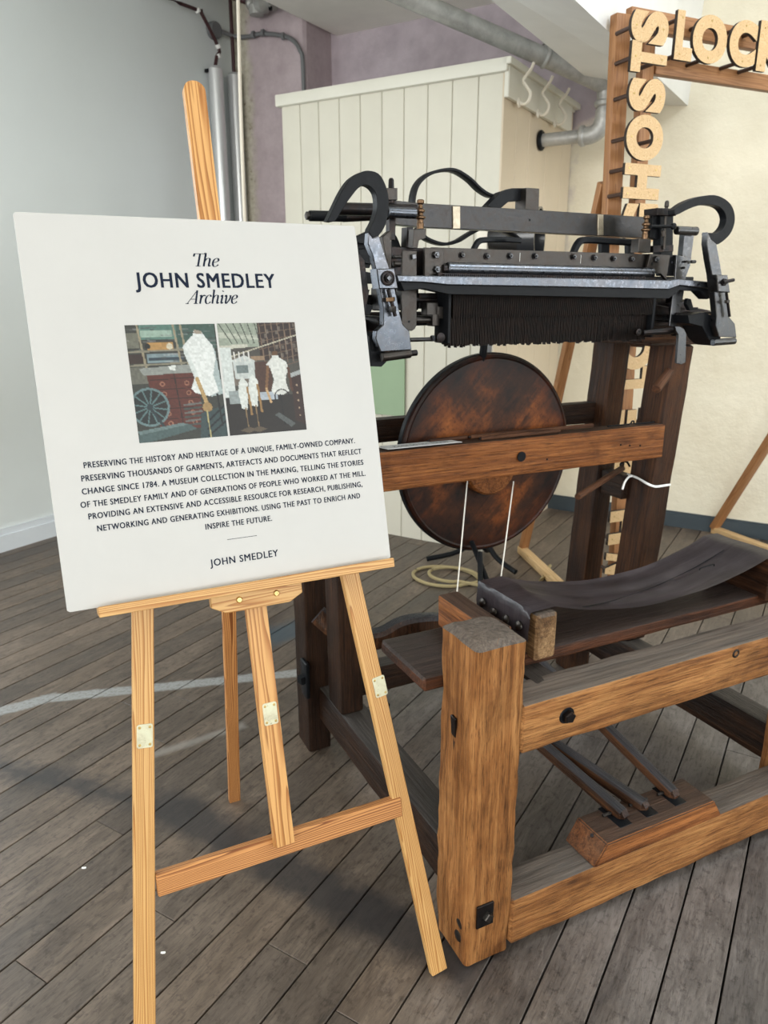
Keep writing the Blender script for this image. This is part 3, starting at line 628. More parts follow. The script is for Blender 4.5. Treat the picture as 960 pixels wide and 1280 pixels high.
# leather sling
NX, NY = 60, 18
bm = bmesh.new(); grid = []
def sling(u, v):
    xs = 0.190 + (0.925 - 0.190) * u; w0 = 0.122; w1 = 0.318
    t = min(1, max(0, (xs - 0.252) / (0.905 - 0.252))); sag = 0.062 * (4 * t * (1 - t)) ** 0.95
    z = 0.7225 + 0.004 * u - sag * (1 - 0.10 * (2 * v - 1) ** 2) 
    y = w0 + (w1 - w0) * v + 0.006 * math.sin(PI * u) * (1 if v < 0.5 else -1)
    z += 0.0022 * math.sin(PI * u) * math.cos(v * 17) + noise.noise(Vector((xs * 9, y * 22, 1.3))) * 0.0022
    if u > 0.93: z += 0.0
    return Vector((xs, y, z))
path = []
for i in range(NX + 1): path.append(('s', i / NX))
cols = []
for j in range(NY + 1):
    v = j / NY; line = []
    y0 = sling(0, v).y
    for k_, z_ in ((0, 0.655), (1, 0.675), (2, 0.70), (3, 0.716)):
        line.append(Vector((0.186 - 0.0015 * math.sin(k_ * 2.1 + j), y0, z_)))
    for t_, u in path: line.append(sling(u, v))
    e = line[-1]
    line.append(Vector((0.957, e.y, e.z - 0.002))); line.append(Vector((0.960, e.y, e.z - 0.03)))
    cols.append([bm.verts.new(p) for p in line])
for a, b in zip(cols, cols[1:]):
    for i in range(len(a) - 1): bm.faces.new((a[i], a[i + 1], b[i + 1], b[i]))
bmesh.ops.solidify(bm, geom=list(bm.faces), thickness=0.0045)
def leather_mat():
    m, nt, b = newmat('dark_leather')
    v = coords(nt, (1, 1, 1), rnd=False); f = noi(nt, coords(nt, (5, 40, 5), rnd=False), 1, 5, 0.65, 0.7); g = noi(nt, v, 140, 4, 0.6); h = noi(nt, v, 7, 4, 0.6)
    c = ramp(nt, math_n(nt, 'ADD', math_n(nt, 'MULTIPLY', f, .5), math_n(nt, 'MULTIPLY', h, .5)), [(0.32, (0.022, 0.018, 0.021)), (0.5, (0.068, 0.057, 0.066)), (0.66, (0.135, 0.115, 0.128))])
    nt.links.new(c, b.inputs['Base Color']); set_rough(nt, b, ramp(nt, h, [(0.3, (0.28,) * 3), (0.7, (0.44,) * 3)])); b.inputs['Specular IOR Level'].default_value = 0.7
    bump(nt, b, math_n(nt, 'ADD', math_n(nt, 'MULTIPLY', f, 2.0), g), 0.4, 0.0015); return m
M['leather'] = leather_mat()
lea = fin('leather_seat', bm, 'leather', kf, None, 'sagging dark leather sling seat nailed over the end blocks', smooth=True, angle=50)
for t in (0.15, 0.38, 0.62, 0.85):
    yy = 0.122 + 0.196 * t
    lathe('stud', lea, 'iron_mid', (0.182, yy, 0.676 + 0.004 * math.sin(t * 9)), (-1, 0, 0.2), [(0, 0), (0.0115, 0), (0.0105, 0.003), (0.005, 0.0055), (0, 0.006)], 12)
for (p, q) in (((0.33, 0.165, 0.689), (0.35, 0.15, 0.689)), ((0.745, 0.185, 0.703), (0.785, 0.178, 0.71))):
    sweep('stitch', lea, 'black', [(p[0], p[1], p[2] - 0.004), (p[0] + .004, p[1], p[2] + 0.001), (q[0] - .004, q[1], q[2] + 0.001), (q[0], q[1], q[2] - 0.004)], 0.0015, seg=6, sub=3)
sweep('crack_seam', lea, 'black', [(x_, y_, sling((x_ - 0.19) / 0.735, (y_ - 0.122) / 0.196).z + 0.0005) for x_, y_ in ((0.35, 0.150), (0.45, 0.178), (0.56, 0.205), (0.67, 0.222), (0.78, 0.228), (0.88, 0.23))], 0.0011, seg=5, sub=3)

# treadles and their block on the foot rail
random.seed(8)
bm = bmesh.new(); sec = [(-0.198, 0), (-0.165, 0.052), (0.165, 0.052), (0.198, 0.0)]
a_ = [bm.verts.new((x, -0.012, z)) for x, z in sec]; b_ = [bm.verts.new((x, 0.088, z)) for x, z in sec]
for i in range(4): bm.faces.new((a_[i], a_[(i + 1) % 4], b_[(i + 1) % 4], b_[i]))
bm.faces.new(a_); bm.faces.new(b_); bmesh.ops.bevel(bm, geom=list(bm.edges), offset=0.003, segments=2, affect='EDGES')
bm.transform(AXM['x'].to_4x4().inverted())
tb_ = T(0.500, 0.006, 0.1405) @ AXM['x'].to_4x4()
tb0 = fin('treadle_block', bm, 'oak_red', kf, tb_, 'bevelled oak block with slots for the treadles', smooth=True)
TB = AXM['x'].to_4x4().inverted()
for x_ in (-0.085, -0.005, 0.085):
    o_ = beam('slot', tb0, 'black', (x_ - 0.018, x_ + 0.018), (0.015, 0.09), (0.0505, 0.0528), 'y', r=0.0008); o_.matrix_basis = TB @ o_.matrix_basis
    o_ = rod('slot_pin', tb0, 'iron_mid', (x_ - 0.028, 0.062, 0.056), (x_ + 0.028, 0.062, 0.056), 0.004, 8); o_.matrix_basis = TB @ o_.matrix_basis
for x_ in (-0.17, -0.15):
    o_ = lathe('nail_head', tb0, 'iron', (x_ - 0.002, 0.03, 0.047), (-0.8, 0, 0.5), [(0, 0), (0.005, 0), (0.004, 0.002), (0, 0.002)], 8); o_.matrix_basis = TB @ o_.matrix_basis
for (p0, p1) in (((0.430, 0.038, 0.196), (0.30, 0.75, 0.345)), ((0.497, 0.040, 0.196), (0.315, 0.66, 0.30)), ((0.590, 0.040, 0.196), (0.57, 0.78, 0.36))):
    strut('treadle', kf, 'treadle', p0, p1, 0.030, 0.034, (1, 0, 0), r=0.011, amp=0.001, k=4)
# curved lever and links in the dark behind the easel
sweep('curved_lever', kf, 'treadle', [(-0.01, 0.83, 0.47), (0.03, 0.80, 0.43), (0.08, 0.76, 0.405), (0.14, 0.72, 0.415), (0.20, 0.70, 0.445), (0.28, 0.66, 0.455), (0.40, 0.60, 0.44)], 0.05, 0.055, sub=4, up=(0, 1, 0))
sweep('iron_hook', kf, 'black', [(0.09, 0.70, 0.30), (0.092, 0.69, 0.25), (0.10, 0.68, 0.225), (0.125, 0.67, 0.22), (0.13, 0.66, 0.235), (0.115, 0.66, 0.245)], 0.005, seg=8, sub=5)
sweep('iron_link', kf, 'black', [(0.30, 0.60, 0.50), (0.34, 0.56, 0.505), (0.42, 0.52, 0.49)], 0.004, sub=3)

# the big wooden wheel and its boss
def wheel_mat():
    m, nt, b = newmat('polished_wheel_wood')
    v = coords(nt, (1, 1, 1), rnd=False); f = noi(nt, coords(nt, (3, 26, 3), rnd=False), 1, 6, 0.65, 0.8); g = noi(nt, v, 4.2, 5, 0.62, 0.3); h = noi(nt, v, 90, 4, 0.7)
    c = ramp(nt, math_n(nt, 'ADD', math_n(nt, 'MULTIPLY', f, .28), math_n(nt, 'MULTIPLY', g, .72)), [(0.40, (0.012, 0.005, 0.003)), (0.49, (0.055, 0.017, 0.005)), (0.58, (0.20, 0.056, 0.010)), (0.70, (0.42, 0.14, 0.026))])
    c = mix(nt, 0.6, c, ramp(nt, h, [(0.36, (0.25, 0.2, 0.18)), (0.5, (1, 1, 1))]), 'MULTIPLY')
    vs_ = nt.nodes.new('ShaderNodeVectorMath'); vs_.operation = 'LENGTH'; nt.links.new(v, vs_.inputs[0])
    edge = ramp(nt, math_n(nt, 'ADD', vs_.outputs['Value'], math_n(nt, 'MULTIPLY', math_n(nt, 'SUBTRACT', g, 0.5), 0.06)), [(0.19, (1, 1, 1)), (0.285, (0.22, 0.15, 0.12))])
    c = mix(nt, 1.0, c, edge, 'MULTIPLY')
    nt.links.new(c, b.inputs['Base Color']); set_rough(nt, b, ramp(nt, h, [(0.3, (0.36,) * 3), (0.7, (0.55,) * 3)])); b.inputs['Specular IOR Level'].default_value = 0.28; bump(nt, b, f, 0.3, 0.002); return m
M['wheel'] = wheel_mat()
wh = lathe('wheel', kf, 'wheel', (0.533, 0.818, 0.889), (0, -1, 0), [(0, -0.012), (0.27, -0.012), (0.290, -0.010), (0.2955, -0.003), (0.2955, 0.010), (0.2925, 0.016), (0.286, 0.019), (0.281, 0.0165), (0.2, 0.019), (0.0, 0.022)], 96, 'large polished wooden disc wheel', angle=25)
rim = lathe('rim_band', kf, 'black', (0.533, 0.818, 0.889), (0, -1, 0), [(0.2950, -0.009), (0.2985, -0.008), (0.2985, 0.008), (0.2950, 0.009)], 96)
lathe('wheel_boss', kf, 'oak_red', (0.521, 0.798, 0.865), (0, -1, 0), [(0, 0), (0.088, 0), (0.088, 0.03), (0.082, 0.038), (0, 0.04)], 40)
rod('axle', kf, 'iron', (0.533, 0.70, 0.88), (0.533, 0.97, 0.889), 0.016)
sweep('iron_hanger', kf, 'black', [(0.47, 0.80, 1.30), (0.49, 0.80, 1.25), (0.50, 0.80, 1.21), (0.502, 0.812, 1.165)], 0.011, sub=4)
rod('iron_rod', kf, 'black', (0.475, 0.79, 0.63), (0.445, 0.60, 0.50), 0.008, 10)
rod('iron_rod', kf, 'black', (0.4600, 0.7200, 0.6210), (0.4280, 0.6600, 0.5110), 0.008, 10)
for a_, b_ in (((0.4240, 0.7450, 0.8350), (0.2460, 0.5000, 0.6090)), ((0.5860, 0.7450, 0.8150), (0.3950, 0.5200, 0.6180))):
    st = rod('string', kf, 'string', a_, b_, 0.0019, 8, label='white string running down to the treadles')

# rods and handles
rod('peg_handle', kf, 'rod_wood', (1.0340, 0.6620, 1.0710), (1.1960, 0.7350, 1.1520), 0.0145, 14, label='turned wooden peg')
rod('draw_rod', kf, 'rod_wood', (0.7940, 0.7000, 0.7540), (1.0920, 0.8300, 0.7870), 0.0105, 12)
sweep('eye_bolt', kf, 'iron', [(1.0890, 0.8300, 0.7850), (1.0830, 0.8300, 0.8020), (1.1070, 0.8300, 0.8080), (1.1240, 0.8300, 0.7900)], 0.004, sub=4, seg=8)

# ------------------------------------------------------------------ iron head
def P2(name, mat, outline, y, th, bev=0.001, **k): return plate(name, kf, mat, outline, y, th, bev, **k)
# rear flat bar with bright inserts
tbm = P2('top_bar', 'grey_steel', ((0.1460, 1.5670), (0.2450, 1.5630), (0.5700, 1.5630), (1.0160, 1.5610), (1.0240, 1.5040), (0.5740, 1.5070), (0.2450, 1.5080), (0.1460, 1.5130)), 0.72, 0.03, label='long flat grey iron bar')
for q in (((0.3370, 1.5600), (0.3580, 1.5610), (0.3600, 1.5080), (0.3390, 1.5070)), ((0.8050, 1.5600), (0.8250, 1.5610), (0.8310, 1.5070), (0.8110, 1.5060))): P2('bright_insert', 'bright_bronze', q, 0.716, 0.006, 0.0006, label='bright bronze insert')
P2('top_bar_stop', 'iron_mid', ((0.5730, 1.6180), (0.6150, 1.6180), (0.6170, 1.5620), (0.5740, 1.5650)), 0.735, 0.05)
P2('stop_arm', 'black', ((0.4680, 1.5700), (0.5090, 1.6070), (0.5440, 1.6180), (0.5910, 1.6210), (0.5930, 1.5910), (0.5360, 1.5850), (0.5060, 1.5630)), 0.76, 0.03)
lathe('pin_hole', kf, 'black', (0.5770, 0.7200, 1.5370), (0, -1, 0), [(0, 0), (0.003, 0), (0.003, 0.0006), (0, 0.0006)], 10)
# S shaped springs above and below
sweep('upper_spring', kf, 'black', [(0.2680, 0.8000, 1.5560), (0.2650, 0.8000, 1.5790), (0.2760, 0.8000, 1.6140), (0.3060, 0.8000, 1.6400), (0.3510, 0.8000, 1.6540), (0.3890, 0.8000, 1.6550), (0.4310, 0.8000, 1.6380), (0.4650, 0.8000, 1.6150), (0.5010, 0.8000, 1.6010), (0.5420, 0.8000, 1.6030), (0.5990, 0.8000, 1.6160)], 0.03, 0.0075, sub=5)
sweep('lower_spring', kf, 'black', [(0.2780, 0.8000, 1.5110), (0.3040, 0.8000, 1.4880), (0.3550, 0.8000, 1.4750), (0.3990, 0.8000, 1.4830), (0.4360, 0.8000, 1.5020), (0.4740, 0.8000, 1.5170), (0.5310, 0.8000, 1.5170), (0.5790, 0.8000, 1.5040), (0.6010, 0.8000, 1.4920)], 0.03, 0.0075, sub=5)
sweep('bow_handle', kf, 'black', [(0.3920, 0.7000, 1.4580), (0.4050, 0.7000, 1.4770), (0.4290, 0.7000, 1.4820), (0.4960, 0.7000, 1.4840), (0.5350, 0.7000, 1.4830)], 0.014, 0.014, sub=4)
sweep('bow_handle', kf, 'black', [(0.7130, 0.7000, 1.4530), (0.7270, 0.7000, 1.4800), (0.7540, 0.7000, 1.4910), (0.8630, 0.7000, 1.4900), (0.9720, 0.7000, 1.4890)], 0.018, 0.018, sub=4)
for xx in (756, 790): pass
P2('handle_leg', 'black', ((0.8110, 1.4860), (0.8410, 1.4850), (0.8450, 1.4470), (0.8150, 1.4480)), 0.70, 0.015)
P2('handle_leg', 'black', ((0.9080, 1.4890), (0.9320, 1.4880), (0.9370, 1.4490), (0.9130, 1.4500)), 0.70, 0.015)
# crossing rod and sleeves at the left and right
rod('cross_rod', kf, 'iron', (-0.0290, 0.6000, 1.5270), (0.1690, 0.6000, 1.5320), 0.0135, 16)
rod('rod_end', kf, 'black', (-0.0700, 0.6600, 1.5160), (0.0190, 0.6600, 1.5180), 0.0115, 16)
lathe('rod_tip', kf, 'iron_mid', (-0.0710, 0.6600, 1.5160), (-1, 0, 0), [(0, 0), (0.009, 0), (0.009, 0.005), (0.004, 0.008), (0, 0.008)], 12)
rod('bright_sleeve', kf, 'steel', (0.0880, 0.5850, 1.5240), (0.1590, 0.5850, 1.5240), 0.0118, 18)
rod('rod_body', kf, 'iron', (0.0130, 0.6650, 1.5160), (0.0990, 0.6000, 1.5190), 0.010, 14)
rod('cross_rod', kf, 'lever_steel', (0.9840, 0.6000, 1.5170), (1.0600, 0.6000, 1.5170), 0.0115, 16)
lathe('rod_cap', kf, 'lever_steel', (1.0540, 0.6000, 1.5170), (1, 0, 0), [(0, 0), (0.012, 0), (0.012, 0.006), (0.007, 0.011), (0, 0.012)], 14)
# bolt plate, roller and tooth strip
P2('jack_plate', 'iron_mid', ((0.2140, 1.4540), (0.4880, 1.4530), (0.9420, 1.4530), (0.9470, 1.4180), (0.2150, 1.4150)), 0.60, 0.012)
for q in ((0.2940, 1.4380), (0.3650, 1.4370), (0.4330, 1.4390), (0.5090, 1.4400), (0.6310, 1.4410), (0.7000, 1.4400), (0.7660, 1.4390), (0.8300, 1.4390)): 
    lathe('washer', kf, 'iron', (q[0], 0.600, q[1]), (0, -1, 0), [(0, 0), (0.0085, 0), (0.0085, 0.002), (0, 0.002)], 14)
    hexnut('plate_bolt', kf, 'lever_steel', (q[0], 0.598, q[1]), (0, -1, 0), 0.0058, 0.007, 0.004, sides=6, spin=random.random())
for q in ((0.4640, 1.4360), (0.6570, 1.4350)): beam('plate_joint', kf, 'tie', (q[0] - 0.0004, q[0] + 0.0004), (0.5992, 0.6002), (q[1] - 0.010, q[1] + 0.011), 'z', r=0.0001)
rod('roller', kf, 'steel', (0.2440, 0.5850, 1.4060), (0.8950, 0.5850, 1.4020), 0.0150, 20, label='bright steel roller')
rod('roller_end', kf, 'iron', (0.2320, 0.5870, 1.4040), (0.2490, 0.5870, 1.4040), 0.0125, 16)
bm = bmesh.new()
for i in range(112):
    x_ = 0.222 + i * (0.84 - 0.222) / 111; box_into(bm, (x_, x_ + 0.0033), (0.555, 0.565), (1.383, 1.393))
fin('tooth_strip', bm, 'iron', kf, None, None, 'stuff')
P2('strip_bar', 'iron', ((0.2110, 1.3960), (0.8970, 1.3910), (0.9000, 1.3700), (0.2110, 1.3760)), 0.566, 0.012)
P2('slotted_end_plate', 'iron_mid', ((0.1850, 1.4520), (0.2360, 1.4500), (0.2380, 1.3620), (0.1860, 1.3620)), 0.585, 0.01)
for q in ((0.2130, 1.4360), (0.2160, 1.4040)): hexnut('plate_bolt', kf, 'lever_steel', (q[0], 0.585, q[1]), (0, -1, 0), 0.0085, 0.009, 0.004, sides=6, spin=0.3)
P2('slotted_end_plate', 'iron_mid', ((0.8830, 1.4530), (0.9570, 1.4510), (0.9510, 1.3860), (0.9280, 1.4020), (0.8980, 1.4040), (0.8860, 1.3850), (0.8690, 1.3850)), 0.585, 0.01)
hexnut('plate_bolt', kf, 'lever_steel', (0.9020, 0.5850, 1.4390), (0, -1, 0), 0.0085, 0.010, 0.004); lathe('slot', kf, 'black', (0.8920, 0.5850, 1.4270), (0, -1, 0), [(0, 0), (0.004, 0), (0.004, 0.0008), (0, 0.0008)], 10)
# long side straps
P2('left_strap', 'iron_mid', ((0.1060, 1.4420), (0.1420, 1.4410), (0.1440, 1.3270), (0.1440, 1.2790), (0.1400, 1.2720), (0.1320, 1.2670), (0.1220, 1.2680), (0.1110, 1.2720), (0.1050, 1.2810), (0.1040, 1.3620)), 0.545, 0.006, 0.001, label='long grey strap with a rounded foot')
hexnut('square_bolt', kf, 'lever_steel', (0.1320, 0.5450, 1.4290), (0, -1, 0), 0.0075, 0.008, sides=4, spin=0.2)
lathe('pin_hole', kf, 'black', (0.1240, 0.5450, 1.2880), (0, -1, 0), [(0, 0), (0.0028, 0), (0.0028, 0.0006), (0, 0.0006)], 10)
P2('right_strap', 'lever_steel', ((0.9230, 1.4480), (0.9580, 1.4460), (0.9650, 1.4380), (0.9660, 1.3950), (0.9630, 1.3390), (0.9550, 1.2760), (0.9420, 1.2610), (0.9230, 1.2650), (0.9240, 1.3390), (0.9260, 1.3850)), 0.53, 0.006, label='long leaning strap on the right')
for q in ((0.9540, 1.4320), (0.9480, 1.4160)): rod('pin', kf, 'iron', (q[0], 0.53, q[1]), (q[0], 0.522, q[1]), 0.003, 8)
lathe('pivot_washer', kf, 'iron', (0.9460, 0.5280, 1.2890), (0, -1, 0), [(0, 0), (0.0115, 0), (0.0115, 0.003), (0.006, 0.003), (0.006, 0.008), (0, 0.009)], 18)
# press bar: bright top edge over a dark body
P2('press_bar', 'steel', ((0.0560, 1.3870), (0.1230, 1.3870), (0.4930, 1.3850), (0.8510, 1.3820), (0.8790, 1.3860), (1.0240, 1.3780), (1.0280, 1.3600), (0.8870, 1.3700), (0.8490, 1.3600), (0.4950, 1.3650), (0.1840, 1.3680), (0.1230, 1.3730), (0.0600, 1.3740)), 0.475, 0.032, 0.0018, label='long bright steel press bar')
P2('press_bar_body', 'black', ((0.0670, 1.3780), (0.1890, 1.3720), (0.8640, 1.3660), (0.9040, 1.3720), (1.0360, 1.3640), (1.0340, 1.3410), (1.0040, 1.3350), (0.9710, 1.3560), (0.9000, 1.3580), (0.8630, 1.3370), (0.1940, 1.3480), (0.1290, 1.3600), (0.0790, 1.3550)), 0.485, 0.03, 0.001)
# needle sinkers: two hanging ranks
random.seed(21)
bm = bmesh.new()
for i in range(150):
    x_ = 0.242 + i * (0.868 - 0.242) / 149
    box_into(bm, (x_, x_ + 0.0013), (0.545, 0.556), (1.295 + random.uniform(-0.001, 0.001), 1.372))
for i in range(190):
    x_ = 0.240 + i * (0.868 - 0.240) / 189; t = i / 189
    lo_ = 1.228 + random.choice((0, 0, 0.002, 0.004, -0.003)) + random.uniform(-0.0015, 0.0015)
    sl = random.uniform(-0.0006, 0.0006)
    box_into(bm, (x_ + sl, x_ + 0.0012 + sl), (0.562, 0.575), (lo_, 1.318))
    if i % 2 == 0: box_into(bm, (x_ - 0.0009, x_ + 0.0006), (0.582, 0.592), (lo_ + 0.002, 1.31))
fin('sinker', bm, 'sinker', kf, None, 'close ranks of thin hanging iron sinkers', 'stuff')
beam('sinker_bar', kf, 'black', (0.235, 0.875), (0.556, 0.60), (1.345, 1.372), 'x', r=0.002)
beam('sinker_bar', kf, 'iron', (0.238, 0.872), (0.600, 0.615), (1.25, 1.335), 'x', r=0.002)
beam('sinker_cheek', kf, 'black', (0.228, 0.236), (0.545, 0.61), (1.235, 1.372), 'z', r=0.002)
beam('sinker_cheek', kf, 'black', (0.872, 0.882), (0.545, 0.61), (1.235, 1.372), 'z', r=0.002)
# carriage under and behind the sinkers
for z_, y_ in ((1.285, 0.66), (1.335, 0.70), (1.385, 0.66)): beam('carriage_bar', kf, 'black', (0.02, 1.14), (y_, y_ + 0.03), (z_ - 0.012, z_ + 0.012), 'x', r=0.003)
for x_ in (0.04, 1.08): beam('head_side_frame', kf, 'iron', (x_, x_ + 0.035), (0.52, 1.0), (1.268, 1.300), 'y', r=0.003)
beam('rear_rail', kf, 'iron', (0.0, 1.15), (0.93, 0.96), (1.268, 1.30), 'x', r=0.003)
for x_ in (0.1, 0.16, 0.96, 1.02): beam('slide_block', kf, 'iron', (x_, x_ + 0.03), (0.62, 0.70), (1.31, 1.365), 'z', r=0.003)
for x_, w_, zz in ((0.185, 0.03, 1.300), (0.20, 0.02, 1.275)): beam('small_block', kf, 'iron_mid', (x_, x_ + w_), (0.57, 0.60), (zz, zz + 0.03), 'z', r=0.002)
rod('small_shaft', kf, 'iron_mid', (0.14, 0.585, 1.29), (0.225, 0.585, 1.29), 0.008, 12)
rod('small_shaft', kf, 'iron', (0.13, 0.60, 1.335), (0.225, 0.60, 1.335), 0.006, 12)
P2('link_plate', 'iron', ((0.1800, 1.3510), (0.2410, 1.3510), (0.2500, 1.3330), (0.2510, 1.3140), (0.1800, 1.3150)), 0.60, 0.01)
P2('joint_block', 'iron_mid', ((0.2110, 1.3210), (0.2420, 1.3190), (0.2430, 1.2910), (0.2120, 1.2930)), 0.57, 0.02)
rod('pull_rod', kf, 'grey_steel', (0.1180, 0.5300, 1.2480), (0.1870, 0.5300, 1.2480), 0.0048, 12)
lathe('rod_eye', kf, 'iron', (0.1930, 0.5250, 1.2520), (0, -1, 0), [(0, 0), (0.011, 0), (0.011, 0.008), (0.006, 0.009), (0, 0.009)], 14)
hexnut('rod_nut', kf, 'steel', (0.1730, 0.5270, 1.2500), (1, 0, 0), 0.0075, 0.008)
# left lever with horn
P2('horn', 'black', ((-0.1070, 1.4880), (-0.0910, 1.5170), (-0.0740, 1.5460), (-0.0560, 1.5680), (-0.0350, 1.5810), (-0.0160, 1.5860), (0.0060, 1.5820), (0.0200, 1.5660), (0.0290, 1.5400), (0.0290, 1.5140), (0.0220, 1.4860), (0.0090, 1.4670), (-0.0050, 1.4590), (-0.0160, 1.4720), (-0.0070, 1.4890), (0.0020, 1.5120), (0.0020, 1.5380), (-0.0070, 1.5530), (-0.0230, 1.5590), (-0.0390, 1.5520), (-0.0550, 1.5350), (-0.0720, 1.5140), (-0.0900, 1.4890)), 0.46, 0.022, 0.001, smooth_outline=3, label='black crescent shaped horn')
P2('press_lever', 'steel', ((-0.0200, 1.4680), (-0.0110, 1.4590), (0.0030, 1.4640), (0.0180, 1.4240), (0.0330, 1.3850), (0.0450, 1.3410), (0.0520, 1.3090), (0.0600, 1.2850), (0.0760, 1.2720), (0.0820, 1.2320), (0.0070, 1.2300), (-0.0050, 1.2570), (-0.0030, 1.2730), (0.0130, 1.2860), (0.0130, 1.3200), (0.0030, 1.3690), (-0.0110, 1.4240), (-0.0220, 1.4470)), 0.452, 0.02, 0.0015, label='bright worn steel press lever')
P2('lever_collar', 'steel', ((-0.0120, 1.3980), (0.0290, 1.4000), (0.0380, 1.3590), (-0.0060, 1.3590)), 0.432, 0.035, 0.002)
lathe('collar_washer', kf, 'iron', (0.0130, 0.4310, 1.3800), (0, -1, 0), [(0, 0), (0.0155, 0), (0.015, 0.003), (0.012, 0.0035), (0.0115, 0.0015), (0.009, 0.0015), (0.0085, 0.006), (0, 0.0065)], 22)
hexnut('collar_bolt', kf, 'lever_steel', (0.0110, 0.4260, 1.3800), (0, -1, 0), 0.0062, 0.006, sides=4, spin=0.8)
rod('adjuster', kf, 'iron', (0.0180, 0.4400, 1.3580), (0.0350, 0.4400, 1.3040), 0.0042, 10)
hexnut('adjuster_nut', kf, 'bronze', (0.0220, 0.4370, 1.3420), (0.1, 0, -1), 0.0095, 0.009)
hexnut('adjuster_nut', kf, 'iron_mid', (0.0280, 0.4380, 1.3240), (0.1, 0, -1), 0.0068, 0.012)
rod('hinge_roll', kf, 'iron_mid', (0.0100, 0.4550, 1.2180), (0.0800, 0.4550, 1.2240), 0.0098, 16)
rod('hinge_pin', kf, 'iron', (0.0760, 0.4550, 1.2240), (0.0960, 0.4550, 1.2250), 0.0066, 12)
P2('hinge_bracket', 'black', ((-0.0100, 1.2620), (0.0090, 1.2700), (0.0280, 1.2340), (0.0320, 1.2060), (0.0200, 1.1960), (-0.0070, 1.1980)), 0.475, 0.06)
# right lever with horn
P2('horn', 'black', ((0.8240, 1.5500), (0.8570, 1.5690), (0.9050, 1.5840), (0.9580, 1.5910), (1.0000, 1.5830), (1.0300, 1.5650), (1.0440, 1.5370), (1.0380, 1.5070), (1.0150, 1.4850), (0.9840, 1.4720), (0.9580, 1.4890), (0.9530, 1.5000), (0.9850, 1.5010), (1.0060, 1.5160), (1.0110, 1.5370), (0.9960, 1.5560), (0.9680, 1.5660), (0.9190, 1.5660), (0.8760, 1.5550), (0.8320, 1.5380)), 0.46, 0.022, 0.001, smooth_outline=3, label='black crescent shaped horn')
P2('press_lever', 'lever_steel', ((0.9410, 1.5010), (0.9560, 1.4840), (0.9780, 1.4730), (0.9930, 1.4400), (1.0130, 1.3940), (1.0370, 1.3600), (1.0520, 1.3120), (1.0590, 1.2890), (1.0850, 1.2700), (1.0980, 1.2330), (1.0290, 1.2370), (1.0110, 1.2670), (1.0100, 1.2920), (0.9970, 1.3330), (0.9820, 1.3800), (0.9580, 1.4330), (0.9430, 1.4720)), 0.452, 0.02, 0.0015, label='worn steel press lever')
P2('lever_collar', 'lever_steel', ((0.9680, 1.3970), (1.0100, 1.3960), (1.0270, 1.3520), (0.9820, 1.3540)), 0.432, 0.035, 0.002)
lathe('collar_washer', kf, 'iron', (0.9970, 0.4310, 1.3780), (0, -1, 0), [(0, 0), (0.0095, 0), (0.009, 0.003), (0, 0.004)], 18)
rod('collar_bolt', kf, 'iron', (0.9870, 0.4250, 1.3780), (1.0250, 0.4250, 1.3840), 0.0045, 10)
rod('adjuster', kf, 'iron', (1.0210, 0.4400, 1.3520), (1.0450, 0.4400, 1.2900), 0.0038, 10)
hexnut('adjuster_nut', kf, 'iron_mid', (1.0250, 0.4380, 1.3330), (0.1, 0, -1), 0.0075, 0.008)
rod('hinge_roll', kf, 'lever_steel', (1.0100, 0.4550, 1.2220), (1.0940, 0.4550, 1.2240), 0.0092, 16)
P2('hinge_bracket', 'black', ((0.9280, 1.2940), (0.9920, 1.3020), (1.0380, 1.2840), (1.0520, 1.2540), (1.0630, 1.2280), (1.0440, 1.2110), (1.0160, 1.2290), (0.9860, 1.2640), (0.9370, 1.2730)), 0.475, 0.07)
P2('catch_plate', 'iron', ((0.9860, 1.3220), (1.0150, 1.3340), (1.0370, 1.3130), (1.1080, 1.3030), (1.1180, 1.2810), (0.9920, 1.2830)), 0.56, 0.05)
P2('catch_tooth', 'black', ((0.9810, 1.3370), (0.9940, 1.3350), (1.0060, 1.3130), (1.0250, 1.3130), (1.0260, 1.3070), (0.9930, 1.3050), (0.9780, 1.3220)), 0.53, 0.012)
beam('catch_step', kf, 'bronze', (1.06, 1.11), (0.53, 0.56), (1.285, 1.295), 'x', r=0.002)
# crank at lower right
rod('crank_tube', kf, 'iron', (0.7970, 0.5000, 1.2500), (0.9080, 0.5000, 1.2540), 0.0072, 14, r2=0.010)
lathe('crank_eye', kf, 'iron', (0.7740, 0.5000, 1.2530), (0, -1, 0), [(0, 0), (0.009, 0), (0.009, 0.010), (0.004, 0.011), (0, 0.008)], 12)
lathe('crank_hub', kf, 'iron', (0.9190, 0.5100, 1.2510), (0, -1, 0), [(0, 0), (0.013, 0), (0.013, 0.01), (0.006, 0.014), (0, 0.014)], 16)
P2('crank_handle', 'lever_steel', ((0.8860, 1.2660), (0.9030, 1.2660), (0.9190, 1.2590), (0.9300, 1.2460), (0.9390, 1.1700), (0.9250, 1.1650), (0.9060, 1.1690), (0.9010, 1.2450), (0.8910, 1.2540)), 0.475, 0.008, 0.001, label='flat bright crank handle')
